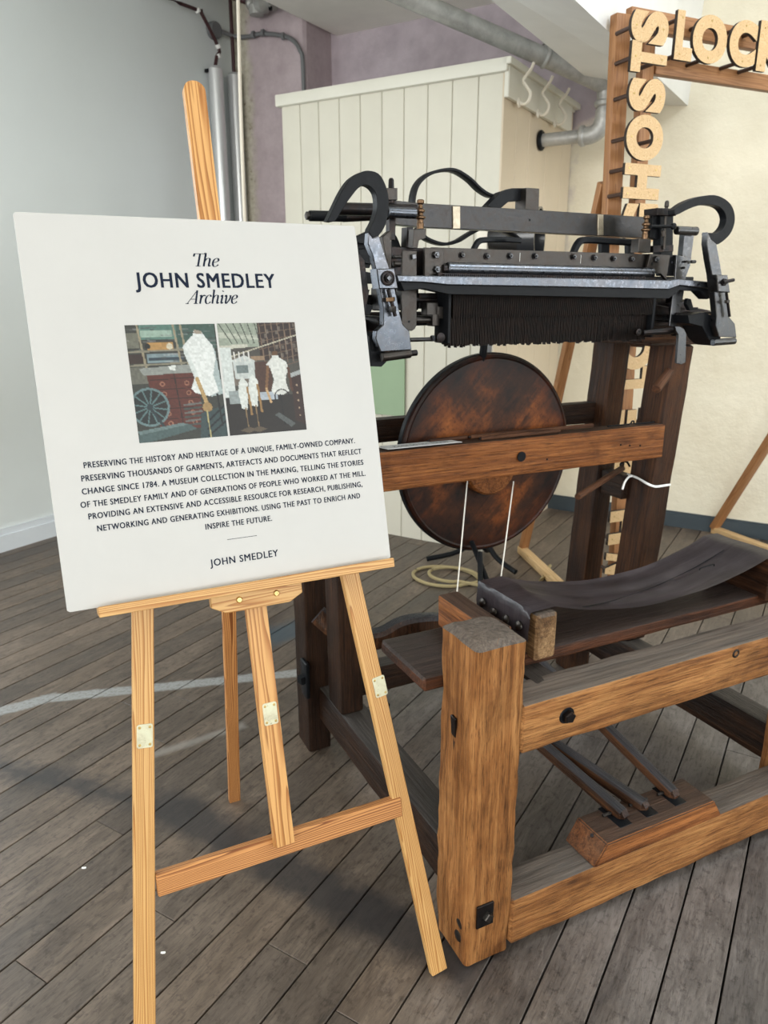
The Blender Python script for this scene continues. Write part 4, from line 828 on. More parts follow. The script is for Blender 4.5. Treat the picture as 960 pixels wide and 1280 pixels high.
# uprights, tall bolts and bronze finials on the left
P2('upright', 'iron_mid', ((0.0930, 1.4740), (0.1170, 1.4920), (0.1160, 1.3890), (0.1090, 1.3890)), 0.62, 0.02)
P2('upright', 'iron', ((0.1780, 1.5010), (0.1950, 1.5020), (0.1940, 1.4400), (0.1760, 1.4400)), 0.66, 0.03)
P2('upright_block', 'iron_mid', ((0.1740, 1.4940), (0.2080, 1.4960), (0.2060, 1.4740), (0.1890, 1.4700), (0.1850, 1.4520), (0.1720, 1.4520)), 0.62, 0.025)
P2('side_cam', 'black', ((0.1450, 1.4870), (0.1580, 1.4840), (0.1690, 1.4640), (0.1740, 1.4480), (0.1460, 1.4490)), 0.68, 0.02, smooth_outline=3)
P2('head_plate', 'iron', ((0.1230, 1.4550), (0.2180, 1.4540), (0.2190, 1.3920), (0.1240, 1.3910)), 0.64, 0.02)
rod('pin', kf, 'grey_steel', (0.1240, 0.6250, 1.4320), (0.1450, 0.6250, 1.4320), 0.004, 10); rod('pin', kf, 'iron_mid', (0.1240, 0.6250, 1.4160), (0.1450, 0.6250, 1.4160), 0.007, 10)
P2('bolt_seat', 'iron_mid', ((0.0950, 1.5760), (0.1210, 1.5770), (0.1210, 1.5520), (0.0950, 1.5510)), 0.60, 0.025)
lathe('tall_bolt', kf, 'iron', (0.1100, 0.6100, 1.5760), (0, 0, 1), [(0, -0.03), (0.008, -0.03), (0.008, 0.0), (0.0068, 0.002), (0.0062, 0.018), (0.004, 0.022), (0, 0.022)], 12)
P2('bolt_stem', 'iron', ((0.1110, 1.5570), (0.1290, 1.5580), (0.1260, 1.4680), (0.1110, 1.4680)), 0.62, 0.02)
FIN = [(0, 0), (0.0085, 0), (0.0085, 0.012), (0.0075, 0.013), (0.0075, 0.02), (0.0125, 0.023), (0.0125, 0.026), (0.007, 0.029), (0.0065, 0.034), (0.0105, 0.037), (0.0105, 0.041), (0.0055, 0.045), (0.005, 0.052), (0.0085, 0.055), (0.0085, 0.061), (0.006, 0.063), (0, 0.063)]
lathe('finial', kf, 'bronze', (0.1800, 0.6000, 1.4930), (0, 0, 1), FIN, 18, 'turned bronze finial')
lathe('finial', kf, 'bronze', (0.8720, 0.6000, 1.4910), (0, 0, 1), [(r_ * 1.0, h * 0.95) for r_, h in FIN], 18, 'turned bronze finial')
P2('finial_block', 'iron_mid', ((0.8430, 1.4910), (0.8860, 1.4900), (0.8870, 1.4560), (0.8440, 1.4570)), 0.59, 0.03)
# right hand column
P2('column', 'black', ((0.9220, 1.5510), (0.9690, 1.5530), (0.9820, 1.4460), (0.9370, 1.4470)), 0.60, 0.03)
P2('column_cap', 'iron', ((0.8930, 1.5690), (0.9630, 1.5700), (0.9630, 1.5520), (0.8950, 1.5510)), 0.585, 0.05)
P2('column_foot', 'iron', ((0.8920, 1.4740), (0.9650, 1.4780), (0.9670, 1.4610), (0.8940, 1.4560)), 0.585, 0.05)
lathe('tall_bolt', kf, 'iron_mid', (0.9400, 0.6000, 1.5680), (0, 0, 1), [(0, -0.02), (0.0045, -0.02), (0.0045, 0.006), (0.0062, 0.008), (0.0055, 0.02), (0.003, 0.023), (0, 0.023)], 12)
rod('column_spindle', kf, 'iron_mid', (0.9220, 0.5820, 1.5460), (0.9280, 0.5820, 1.4650), 0.0035, 10)
rod('spindle_nut', kf, 'iron_mid', (0.9160, 0.5800, 1.5130), (0.9180, 0.5800, 1.4970), 0.006, 8)
rod('link_bar', kf, 'black', (0.8660, 0.5750, 1.5210), (0.9410, 0.5750, 1.5240), 0.0042, 10)
lathe('link_eye', kf, 'black', (0.9460, 0.5770, 1.5240), (0, -1, 0), [(0, 0), (0.0085, 0), (0.0085, 0.006), (0.004, 0.009), (0, 0.009)], 14)
P2('clamp_lug', 'black', ((0.8990, 1.5630), (0.9130, 1.5660), (0.9260, 1.5560), (0.9350, 1.4910), (0.8990, 1.4960), (0.9050, 1.5410)), 0.61, 0.02)
P2('strut_plate', 'lever_steel', ((1.0290, 1.5100), (1.0660, 1.5100), (1.0640, 1.4260), (1.0530, 1.3980), (1.0310, 1.4000)), 0.61, 0.02)
hexnut('plate_bolt', kf, 'lever_steel', (1.0550, 0.6000, 1.4360), (1, -0.2, 0), 0.005, 0.014)
P2('head_plate', 'black', ((0.9770, 1.4560), (1.0510, 1.4550), (1.0540, 1.3980), (0.9850, 1.3980)), 0.64, 0.02)
lathe('bright_screw', kf, 'steel', (1.0210, 0.6380, 1.4350), (0, -1, 0), [(0, 0), (0.003, 0), (0.003, 0.001), (0, 0.001)], 8)
for q, y_, m_ in ((((0.8870, 1.3600), (0.9290, 1.3600), (0.9340, 1.3260), (0.8920, 1.3260)), 0.58, 'iron_mid'), (((0.8580, 1.3180), (0.8920, 1.3240), (0.9660, 1.3130), (0.9690, 1.2910), (0.8610, 1.2970)), 0.58, 'iron'), (((0.9490, 1.3640), (0.9980, 1.3620), (0.9860, 1.2770), (0.9610, 1.2780)), 0.62, 'iron'), (((0.9060, 1.3640), (0.9580, 1.3600), (0.9690, 1.2770), (0.9170, 1.2820)), 0.66, 'black')): P2('guide_block', m_, q, y_, 0.02)
rod('brass_stop', kf, 'bronze', (0.8920, 0.6000, 1.2940), (0.8960, 0.6000, 1.2660), 0.006, 10)
# dark clutter of cams at the far left, half hidden by the board
for i in range(6):
    z0 = 1.27 + 0.035 * i
    P2('cam', 'black', ((-0.075, z0), (0.06, z0 - 0.004), (0.07, z0 + 0.018), (0.03, z0 + 0.024), (-0.02, z0 + 0.018), (-0.075, z0 + 0.022)), 0.60 + 0.02 * (i % 3), 0.012)
beam('cam_stand', kf, 'iron', (-0.085, -0.07), (0.60, 0.70), (1.262, 1.47), 'z', r=0.003)
P2('cam_lever', 'iron', ((-0.02, 1.26), (0.01, 1.25), (0.03, 1.35), (0.02, 1.42), (0.0, 1.44)), 0.56, 0.012)
for q in (((0.0200, 1.4710), (0.0510, 1.4840), (0.0790, 1.4830), (0.0790, 1.4590), (0.0310, 1.4580), (0.0190, 1.4640)), ((0.0270, 1.4440), (0.0670, 1.4520), (0.0790, 1.4350), (0.0670, 1.4140), (0.0310, 1.4170))): P2('cam', 'black', q, 0.61, 0.02)

# ------------------------------------------------------------------ things resting on or tied to the frame
def mt(name, label, cat, p, group=None): return thing(name, label, cat, mx=MX @ T(*p), group=group)
lb = link('paper_label', bpy.data.meshes.new('paper_label'), None)
bm = bmesh.new(); box_into(bm, (0.02, 0.245), (0.0, 0.045), (0.0, 0.0012)); bmesh.ops.translate(bm, vec=(0, 0, 0), verts=bm.verts)
for v in bm.verts:
    if v.co.y < 0.02: v.co.x += 0.015
bm.to_mesh(lb.data); bm.free(); lb.data.materials.append(M['label']); lb.matrix_world = MX @ T(0.13 - 0.02, 0.694, 0.9605)
tag(lb, 'small white printed notice lying on the cross bar beside the board', 'notice')
tm = fit_mesh(text_mesh('PLEASE DO NOT TOUCH', 0.0, 0.004), 0.062, 0.225, 0.014, 0.029); link('lettering', tm, 'ink', lb, T(0, 0, 0.0014))
for p0, p1, r_, lab in (((0.2910, 0.7350, 0.9950), (0.4140, 0.7350, 0.9900), 0.0055, 'short dark wooden rod lying behind the paper notice'), ((0.4180, 0.7280, 0.9910), (0.8570, 0.7280, 0.9670), 0.0066, 'longest thin wooden rod lying along the cross bar'), ((0.4360, 0.7020, 0.9730), (0.7110, 0.7020, 0.9670), 0.0052, 'lighter reddish wooden rod at the front edge of the cross bar')):
    c0 = Vector(p0); c1 = Vector(p1); c0.z = c1.z = 0.9585 + r_
    t = mt('wooden_rod', lab, 'rod', c0, 'loose rods on the cross bar'); rod('shaft', t, 'rod_wood', (0, 0, 0), c1 - c0, r_, 10)
    rod('tip', t, 'iron', (-0.006, 0, 0), (0.0, 0, 0), r_ * 0.6, 8)
t = mt('wire_loop', 'small loop of dark wire lying on the right end of the cross bar', 'wire', (1.0, 0.71, 0.9575))
sweep('wire', t, 'black', [(-0.10, 0, 0.004), (-0.05, 0.004, 0.003), (-0.012, 0, 0.004), (-0.004, 0, 0.012), (0.005, 0, 0.012), (0.01, 0, 0.004), (0.06, -0.004, 0.003), (0.09, 0, 0.004)], 0.0025, seg=6, sub=4)
t = mt('cord_tie', 'white cord tied round the right hand post below the cross bar', 'cord', (1.10, 0.69, 0.78))
sweep('cord_loop', t, 'tie', [(-0.0130, 0.1100, -0.0080), (-0.0300, 0.0500, -0.0040), (-0.0390, -0.0020, -0.0100), (-0.0140, -0.0060, -0.0210), (0.0070, -0.0060, -0.0250), (0.0490, -0.0060, -0.0250), (0.0810, 0.0100, -0.0310)], 0.0072, 0.0022, sub=5, up=(0, 0, 1))
sweep('cord_end', t, 'tie', [(-0.0410, 0.0600, 0.0000), (-0.0650, 0.0500, 0.0020), (-0.0900, 0.0400, -0.0110), (-0.1020, 0.0350, -0.0320)], 0.0034, seg=6, sub=4)

# ------------------------------------------------------------------ easel (u across, v up the leaning plane, w out of it)
EUX = Vector((math.cos(YM), math.sin(YM), 0)); EUY = Vector((-math.sin(YM), math.cos(YM), 0)); TL_ = R(14)
EV = Vector((0, 0, 1)) * math.cos(TL_) + EUY * math.sin(TL_); EW = -EUY * math.cos(TL_) + Vector((0, 0, 1)) * math.sin(TL_)
EM = frame(Vector((0.11734, 1.20933, 0.0)), EUX, EV, EW); EI = EM.inverted()
ez = thing('easel', 'varnished pine tripod easel holding the white board', 'easel', mx=EM)
def foot_cut(bm, L):      # saw the foot level with the floor
    pass
def pbar(name, parent, mat, p0, p1, w, d, label=None, r=0.0012): return strut(name, parent, mat, p0, p1, w, d, (1, 0, 0), r=r, label=label, k=2)
LW = 0.0355
lg1 = pbar('leg', ez, 'pine', (-0.5900, 0.004, -0.008), (-0.4330, 1.33, -0.008), LW, 0.016)
lg2 = pbar('leg', ez, 'pine', (-0.0010, 0.004, -0.008), (-0.1570, 1.33, -0.008), LW, 0.016)
strut('top_bar', ez, 'pine', (-0.46, 1.30, -0.026), (-0.13, 1.30, -0.026), 0.04, 0.018, (0, 1, 0), k=2)
bm = bmesh.new()
# mast with a rounded top
sec = [(-0.0185, 0), (0.0185, 0)]; L = 1.367; prof = [(-0.0185, 0), (0.0185, 0), (0.0185, L - 0.016)] + [(0.0185 * math.cos(R(a)), L - 0.016 + 0.016 * math.sin(R(a))) for a in range(15, 180, 15)] + [(-0.0185, L - 0.016)]
f = bm.faces.new([bm.verts.new((x, -0.008, z)) for x, z in prof]); e = bmesh.ops.extrude_face_region(bm, geom=[f])
bmesh.ops.translate(bm, vec=(0, 0.016, 0), verts=[v for v in e['geom'] if isinstance(v, bmesh.types.BMVert)])
fin('mast', bm, 'pine_flat', ez, frame(Vector((-0.2975, 0.382, 0.012)), Vector((1, 0, 0)), Vector((0, 0, -1)), Vector((0, 1, 0))), 'sliding centre mast with a rounded top', smooth=True)
strut('cross_rail', ez, 'pine_deep', (-0.5255, 0.3735, -0.008), (-0.0465, 0.3735, -0.008), 0.040, 0.02, (0, 1, 0), k=2, label='reddish pine cross rail')
foot = EI @ (MX @ Vector((-0.235 - 0.068, 0.731 - 0.0, 0.0)))
RF = EI @ Vector((-0.4154, 1.7619, 0.0000)); RT = Vector((-0.292, 1.27, -0.046))
pbar('rear_leg', ez, 'pine_deep', RF, RT, 0.030, 0.016, 'hinged rear leg in deeper orange pine')
# ledge and its clamp block
lx0, lx1 = -0.5635, -0.0335
ledge = strut('ledge', ez, 'pine', (lx0, 0.8695, 0.034), (lx1, 0.8695, 0.034), 0.013, 0.040, (0, 1, 0), r=0.0015, k=2)
strut('ledge_lip', ez, 'pine', (lx0, 0.8715, 0.056), (lx1, 0.8715, 0.056), 0.017, 0.007, (0, 1, 0), r=0.001, k=2)
bm = bmesh.new(); pr = [(-0.083, 0.0), (0.083, 0.0), (0.083, -0.020), (0.058, -0.033), (-0.058, -0.033), (-0.083, -0.020)]
f = bm.faces.new([bm.verts.new((x, 0, z)) for x, z in pr]); e = bmesh.ops.extrude_face_region(bm, geom=[f]); bmesh.ops.translate(bm, vec=(0, -0.018, 0), verts=[v for v in e['geom'] if isinstance(v, bmesh.types.BMVert)])
bmesh.ops.bevel(bm, geom=list(bm.edges), offset=0.0012, segments=1, affect='EDGES')
CX = AXM['x'].to_4x4(); bm.transform(CX.inverted())
cbk = fin('clamp_block', bm, 'pine', ez, frame(Vector((-0.298, 0.8625, 0.022)), Vector((1, 0, 0)), Vector((0, 0, -1)), Vector((0, 1, 0))) @ CX, 'cut cornered block under the ledge', smooth=True)
for x_ in (-0.034, 0.034):
    o_ = lathe('screw_head', cbk, 'brass', (x_, -0.018, -0.013), (0, -1, 0), [(0, 0), (0.0058, 0), (0.0055, 0.001), (0.004, 0.0028), (0.0015, 0.0028), (0.0013, 0.0015), (0, 0.0015)], 14)
    o_.matrix_basis = CX.inverted() @ o_.matrix_basis
def joint_plate(u, v, ang, w):
    bm = prism_bm(rrect(0.0265, 0.041, 0.0035, 3, 0), 0.0016, 0.0003)
    pl = fin('joint_plate', bm, 'brass_plate', ez, T(u, v, w) @ Matrix.Rotation(ang, 4, 'Z'), 'plated metal joining plate with four screws', smooth=True)
    for a in (-0.0085, 0.0085):
        for b in (-0.015, 0.015): lathe('screw', pl, 'brass', (a, b, 0.0014), (0, 0, 1), [(0, 0), (0.0026, 0), (0.0022, 0.0008), (0.0008, 0.0009), (0.0006, 0.0003), (0, 0.0003)], 10)
EP = ((-0.5132, 0.6389), (-0.0659, 0.6242)); EQ = ((-0.2959, 0.6306), (-0.2961, 0.6291))
joint_plate(EP[0][0], EP[0][1], R(-6.7), 0.0002); joint_plate(EP[1][0], EP[1][1], R(6.7), 0.0002); joint_plate(EQ[0][0], EQ[0][1], 0, 0.0202)

# ------------------------------------------------------------------ the white board and what is printed on it
BW0, BW1, BV0, BV1 = -0.6085, -0.0285, 0.8765, 1.508
BD = EM @ T(BW0, BV0, 0.026)
TLc = ((-0.6089, 1.5039), (-0.0295, 1.5102), (-0.0255, 0.8775), (-0.6049, 0.8782))
bm = bmesh.new()
pr = [(0.004, 0.0), (0.576, 0.0), (0.580, 0.003), (0.5805, 0.60), (0.579, 0.629), (0.576, 0.6315), (0.004, 0.6315), (0.0, 0.628), (0.0, 0.003)]
f = bm.faces.new([bm.verts.new((x, z, 0)) for x, z in pr]); e = bmesh.ops.extrude_face_region(bm, geom=[f]); bmesh.ops.translate(bm, vec=(0, 0, 0.008), verts=[v for v in e['geom'] if isinstance(v, bmesh.types.BMVert)])
brd = fin('display_board', bm, 'board', None, BD); tag(brd, 'large white printed display board standing on the pine easel', 'sign board')
def uv(q): return [(p[0] - BW0, p[1] - BV0) for p in q]
ZB = 0.0083
def line_text(s, q, name='lettering', bold=0.0, spacing=1.0, parent=brd, hcap=None, label=None):
    """q = lower left and upper right corners measured on the board"""
    (x0, y0), (x1, y1) = uv(q)
    me = fit_mesh(text_mesh(s, 0.0, bold, spacing, 3), x0, x1, y0, y1)
    return link(name, me, 'ink', parent, T(0, 0, ZB), label)
def cap(s, x0, x1, yc, h, bold=0.0, name='lettering', label=None):
    # the cap height, not the whole box, is what is being fitted (commas hang below)
    ref = text_mesh('H'); ys = [v.co.y for v in ref.vertices]; y0, hh = min(ys), max(ys) - min(ys)
    me = text_mesh(s, 0.0, 0.0, 1.12, 3); xs = [v.co.x for v in me.vertices]; a, b = min(xs), max(xs)
    for v in me.vertices: v.co.x = x0 + (v.co.x - a) / (b - a) * (x1 - x0); v.co.y = yc - h / 2 + (v.co.y - y0) / hh * h
    if bold:      # heavier strokes: the same outline printed again, shifted a little each way
        bm = bmesh.new(); bm.from_mesh(me); src = list(bm.verts) + list(bm.faces)
        for k, (dx, dy) in enumerate(((1, 0.4), (-1, 0.4), (1, -0.4), (-1, -0.4))):
            d = bmesh.ops.duplicate(bm, geom=list(src)); vs_ = [g_ for g_ in d['geom'] if isinstance(g_, bmesh.types.BMVert)]
            bmesh.ops.translate(bm, vec=(dx * bold * h, dy * bold * h, 0.00002 * (k + 1)), verts=vs_)
        bm.to_mesh(me); bm.free()
    bpy.data.meshes.remove(ref)
    return link(name, me, 'ink', brd, T(0, 0, ZB), label)
cap('JOHN SMEDLEY', 0.1696, 0.4101, 0.5283, 0.0242, 0.035, 'heading', 'large bold navy heading')
for i, (s, x0, x1, yc) in enumerate((
    ('PRESERVING THE HISTORY AND HERITAGE OF A UNIQUE, FAMILY-OWNED COMPANY.', 0.0534, 0.5314, 0.2320),
    ('PRESERVING THOUSANDS OF GARMENTS, ARTEFACTS AND DOCUMENTS THAT REFLECT', 0.0473, 0.5425, 0.2110),
    ('CHANGE SINCE 1784. A MUSEUM COLLECTION IN THE MAKING, TELLING THE STORIES', 0.0455, 0.5440, 0.1900),
    ('OF THE SMEDLEY FAMILY AND OF GENERATIONS OF PEOPLE WHO WORKED AT THE MILL.', 0.0409, 0.5460, 0.1688),
    ('PROVIDING AN EXTENSIVE AND ACCESSIBLE RESOURCE FOR RESEARCH, PUBLISHING,', 0.0504, 0.5370, 0.1490),
    ('NETWORKING AND GENERATING EXHIBITIONS. USING THE PAST TO ENRICH AND', 0.0611, 0.5300, 0.1280),
    ('INSPIRE THE FUTURE.', 0.2350, 0.3540, 0.1075))):
    cap(s, x0, x1, yc, 0.0094, 0.035)
cap('JOHN SMEDLEY', 0.2351, 0.3579, 0.0440, 0.0118, 0.03, 'heading')
bm = bmesh.new(); box_into(bm, (0.2695, 0.3231), (0.0798, 0.0806), (0, 0.0002)); fin('printed_rule', bm, 'ink', brd, T(0, 0, 0.0081))

def pen(strokes, x0, x1, y0, y1, nib=0.10, thin=0.032, ang=8):
    """serif italic drawn with a broad nib: strokes are point lists in a slanted em box"""
    bm = bmesh.new(); nx = math.cos(R(ang)) * nib / 2; ny = math.sin(R(ang)) * nib / 2
    for st in strokes:
        w = 1.0; pts = st
        if isinstance(st, tuple): w, pts = st
        P = spline([(p[0], p[1], 0) for p in pts], 6) if len(pts) > 2 else [Vector((*p, 0)) for p in pts]
        P = [Vector((p.x + 0.26 * p.y, p.y, 0)) for p in P]
        prev = None
        for i, p in enumerate(P):
            t = (P[min(i + 1, len(P) - 1)] - P[max(i - 1, 0)]).normalized(); n_ = Vector((-t.y, t.x, 0))
            proj = abs(n_.x * nx + n_.y * ny) * w; h = max(proj, thin / 2)
            a = bm.verts.new(p + n_ * h); b = bm.verts.new(p - n_ * h)
            if prev: bm.faces.new((prev[0], prev[1], b, a))
            prev = (a, b)
    for f_ in bm.faces:
        f_.normal_update()
        if f_.normal.z < 0: f_.normal_flip()
    me = bpy.data.meshes.new('heading'); bm.to_mesh(me); bm.free()
    return link('italic_heading', fit_mesh(me, x0, x1, y0, y1), 'ink', brd, T(0, 0, ZB), 'serif italic heading')
def off(st, dx):
    out = []
    for s_ in st:
        if isinstance(s_, tuple): out.append((s_[0], [(p[0] + dx, p[1]) for p in s_[1]]))
        else: out.append([(p[0] + dx, p[1]) for p in s_])
    return out
gT = [[(0.30, 0.0), (0.30, 0.70)], [(0.18, 0.008), (0.42, 0.008)], [(0.03, 0.69), (0.57, 0.69)], [(0.03, 0.69), (0.02, 0.62), (0.01, 0.53)], [(0.57, 0.69), (0.585, 0.62), (0.59, 0.53)]]
gh = [[(0.06, 0.0), (0.06, 0.74)], [(0.06, 0.74), (-0.02, 0.72)], [(0.06, 0.26), (0.13, 0.40), (0.22, 0.455), (0.30, 0.42), (0.31, 0.30), (0.30, 0.10), (0.33, 0.01), (0.40, 0.06)]]
ge = [[(0.05, 0.22), (0.20, 0.25), (0.30, 0.33), (0.28, 0.43), (0.19, 0.455), (0.09, 0.38), (0.045, 0.22), (0.08, 0.06), (0.17, -0.005), (0.27, 0.04), (0.33, 0.11)]]
gA = [(0.35, [(-0.02, 0.0), (0.40, 0.71)]), [(0.40, 0.71), (0.42, 0.0)], [(0.12, 0.24), (0.41, 0.24)], [(-0.10, 0.008), (0.07, 0.008)], [(0.31, 0.008), (0.53, 0.008)]]
gr_ = [[(0.02, 0.40), (0.07, 0.45), (0.09, 0.38), (0.08, 0.0)], [(0.09, 0.24), (0.15, 0.38), (0.22, 0.455), (0.28, 0.43)], (1.3, [(0.27, 0.44), (0.28, 0.40)])]
gc = [[(0.30, 0.37), (0.26, 0.45), (0.17, 0.45), (0.08, 0.36), (0.045, 0.21), (0.08, 0.06), (0.16, -0.005), (0.25, 0.03), (0.31, 0.10)]]
gi = [[(0.02, 0.37), (0.08, 0.45), (0.10, 0.36), (0.08, 0.10), (0.11, 0.01), (0.18, 0.06)], (1.2, [(0.09, 0.64), (0.10, 0.69)])]
gv = [[(0.01, 0.38), (0.07, 0.45), (0.10, 0.36), (0.09, 0.08), (0.13, 0.0)], [(0.13, 0.0), (0.24, 0.15), (0.31, 0.32), (0.30, 0.45)]]
pen(gT + off(gh, 0.52) + off(ge, 0.96), 0.2695, 0.3150, 0.5515, 0.5755)
pen(gA + off(gr_, 0.56) + off(gc, 0.86) + off(gh, 1.22) + off(gi, 1.66) + off(gv, 1.88) + off(ge, 2.24), 0.2475, 0.3400, 0.4880, 0.5130)

# the two printed photographs: flat colour prints
class Pic:
    def __init__(s, w, h, c):
        s.w, s.h = w, h; s.a = np.zeros((h, w, 3)) + np.array(c); s.Y, s.X = np.mgrid[0:h, 0:w]; s.X = (s.X + .5) / w; s.Y = (s.Y + .5) / h
        s.rs = np.random.RandomState(5)
    def put(s, m, c, k=1.0): s.a[m] = s.a[m] * (1 - k) + np.array(c) * k
    def rect(s, x0, y0, x1, y1, c, k=1.0): s.put((s.X >= x0) & (s.X < x1) & (s.Y >= y0) & (s.Y < y1), c, k)
    def poly(s, pts, c, k=1.0):
        m = np.zeros(s.X.shape, bool); n = len(pts)
        for i in range(n):
            (x0, y0), (x1, y1) = pts[i], pts[(i + 1) % n]
            if y0 == y1: continue
            cr = ((s.Y >= min(y0, y1)) & (s.Y < max(y0, y1))) & (s.X < (x1 - x0) * (s.Y - y0) / (y1 - y0) + x0); m ^= cr
        s.put(m, c, k)
    def line(s, x0, y0, x1, y1, w, c, k=1.0):
        ar = s.h / s.w; dx, dy = x1 - x0, (y1 - y0) * ar; L2 = dx * dx + dy * dy + 1e-9
        t = np.clip(((s.X - x0) * dx + (s.Y - y0) * ar * dy) / L2, 0, 1)
        d = np.hypot(s.X - x0 - t * dx, (s.Y - y0) * ar - t * dy); s.put(d < w / 2, c, k)
    def disc(s, x, y, r, c, r0=0.0, k=1.0):
        ar = s.h / s.w; d = np.hypot(s.X - x, (s.Y - y) * ar); s.put((d < r) & (d >= r0), c, k)
    def speck(s, amt):
        n_ = s.rs.rand(s.h // 3 + 1, s.w // 3 + 1).repeat(3, 0).repeat(3, 1)[:s.h, :s.w]; m_ = s.rs.rand(s.h, s.w)
        s.a *= (1 + amt * (n_ - 0.5) + amt * 0.5 * (m_ - 0.5))[..., None]
    def build(s, name, x0, x1, y0, y1, label):
        a = np.clip(s.a, 0, 1) ** 2.2 * 0.56; xs = np.linspace(x0, x1, s.w); ys = np.linspace(y1, y0, s.h)
        me = bpy.data.meshes.new(name); V = [(float(x), float(y), 0) for y in ys for x in xs]
        F_ = [(j * s.w + i, (j + 1) * s.w + i, (j + 1) * s.w + i + 1, j * s.w + i + 1) for j in range(s.h - 1) for i in range(s.w - 1)]
        me.from_pydata(V, [], F_); ca = me.color_attributes.new('print', 'FLOAT_COLOR', 'POINT')
        col = np.ones((s.h * s.w, 4), np.float32); col[:, :3] = a.reshape(-1, 3); ca.data.foreach_set('color', col.ravel())
        return link(name, me, 'print', brd, T(0, 0, 0.0082), label)
m, nt, b = newmat('printed_picture'); at = nt.nodes.new('ShaderNodeAttribute'); at.attribute_name = 'print'; nt.links.new(at.outputs['Color'], b.inputs['Base Color']); b.inputs['Roughness'].default_value = 0.5; M['print'] = m
p = Pic(120, 156, (0.23, 0.24, 0.22))
for i, (x0, y0, x1, y1, c) in enumerate(((0.15, 0.0, 0.55, 0.13, (0.36, 0.50, 0.46)), (0.16, 0.05, 0.5, 0.11, (0.62, 0.72, 0.66)), (0.0, 0.07, 0.13, 0.2, (0.45, 0.45, 0.40)), (0.0, 0.25, 0.16, 0.33, (0.22, 0.16, 0.14)), (0.2, 0.25, 0.55, 0.33, (0.50, 0.58, 0.60)), (0.22, 0.28, 0.6, 0.31, (0.20, 0.26, 0.30)), (0.0, 0.36, 0.18, 0.5, (0.42, 0.42, 0.38)), (0.55, 0.0, 0.98, 0.22, (0.26, 0.36, 0.33)))): p.rect(x0, y0, x1, y1, c)
p.rs.seed(4)
for i in range(60):
    x = p.rs.rand() * 0.95; y = p.rs.rand() * 0.33; p.rect(x, y, x + 0.02 + p.rs.rand() * 0.12, y + 0.012, (0.2 + 0.5 * p.rs.rand(),) * 3, 0.45)
p.rect(0.22, 0.155, 0.50, 0.215, (0.72, 0.56, 0.34)); p.disc(0.22, 0.185, 0.03, (0.1, 0.1, 0.1)); p.disc(0.46, 0.19, 0.035, (0.85, 0.82, 0.72))
for x0, x1 in ((0.13, 0.21), (0.52, 0.56), (0.60, 0.63)): p.line(x0, 0, x0 + 0.05, 0.38, 0.022, (0.62, 0.58, 0.48))
for y in (0.23, 0.345): p.line(0, y, 0.62, y - 0.01, 0.02, (0.55, 0.53, 0.46))
p.poly([(0.10, 0.37), (0.66, 0.35), (0.70, 0.42), (0.14, 0.43)], (0.58, 0.60, 0.58)); p.poly([(0.42, 0.36), (0.50, 0.35), (0.49, 0.40), (0.43, 0.39)], (0.9, 0.92, 0.9))
p.poly([(0.17, 0.43), (0.70, 0.42), (0.77, 0.90), (0.26, 0.93)], (0.36, 0.17, 0.13))
for k_ in range(5):
    y = 0.47 + 0.085 * k_; p.line(0.20 + 0.015 * k_, y, 0.72, y - 0.005, 0.008, (0.16, 0.08, 0.07))
    for xx in (0.33, 0.60): p.disc(xx + 0.01 * k_, y + 0.04, 0.028, (0.62, 0.42, 0.34), 0.016)
p.line(0.47, 0.43, 0.51, 0.9, 0.012, (0.15, 0.08, 0.07))
for k_ in range(6): p.line(0.54, 0.70 + 0.035 * k_, 0.73, 0.69 + 0.035 * k_, 0.022, (0.28, 0.30, 0.29) if k_ % 2 else (0.42, 0.43, 0.42))
p.disc(0.165, 0.70, 0.215, (0.42, 0.52, 0.53), 0.19); p.disc(0.165, 0.70, 0.19, (0.10, 0.14, 0.15), 0, 0.8)
for k_ in range(12):
    a_ = k_ * PI / 6 + 0.2; p.line(0.165, 0.70, 0.165 + 0.19 * math.cos(a_), 0.70 + 0.19 * math.sin(a_) * p.w / p.h, 0.016, (0.36, 0.47, 0.48))
p.disc(0.165, 0.70, 0.035, (0.16, 0.22, 0.24)); p.line(0.165, 0.70, 0.32, 0.91, 0.03, (0.16, 0.22, 0.24))
p.poly([(0.0, 0.93), (0.55, 0.86), (0.66, 0.91), (0.10, 1.0), (0.0, 1.0)], (0.30, 0.38, 0.38)); p.poly([(0.0, 0.90), (0.50, 0.85), (0.55, 0.87), (0.02, 0.93)], (0.42, 0.50, 0.50))
p.poly([(0.72, 0.78), (1, 0.72), (1, 1), (0.68, 1)], (0.22, 0.29, 0.30))
for k_ in range(3): p.line(0.78, 0.98 - 0.06 * k_, 1.0, 0.86 - 0.07 * k_, 0.02, (0.08, 0.11, 0.12))
p.poly([(0.86, 0.18), (0.96, 0.22), (1.0, 0.62), (0.86, 0.64)], (0.70, 0.76, 0.76)); p.line(0.93, 0.62, 0.95, 0.9, 0.02, (0.1, 0.12, 0.12))
p.poly([(0.73, 0.10), (0.75, 0.055), (0.83, 0.065), (0.87, 0.12), (0.94, 0.19), (0.96, 0.30), (0.91, 0.45), (0.95, 0.60), (0.84, 0.635), (0.68, 0.60), (0.645, 0.56), (0.70, 0.46), (0.67, 0.34), (0.62, 0.26), (0.60, 0.20), (0.65, 0.155)], (0.93, 0.95, 0.94))
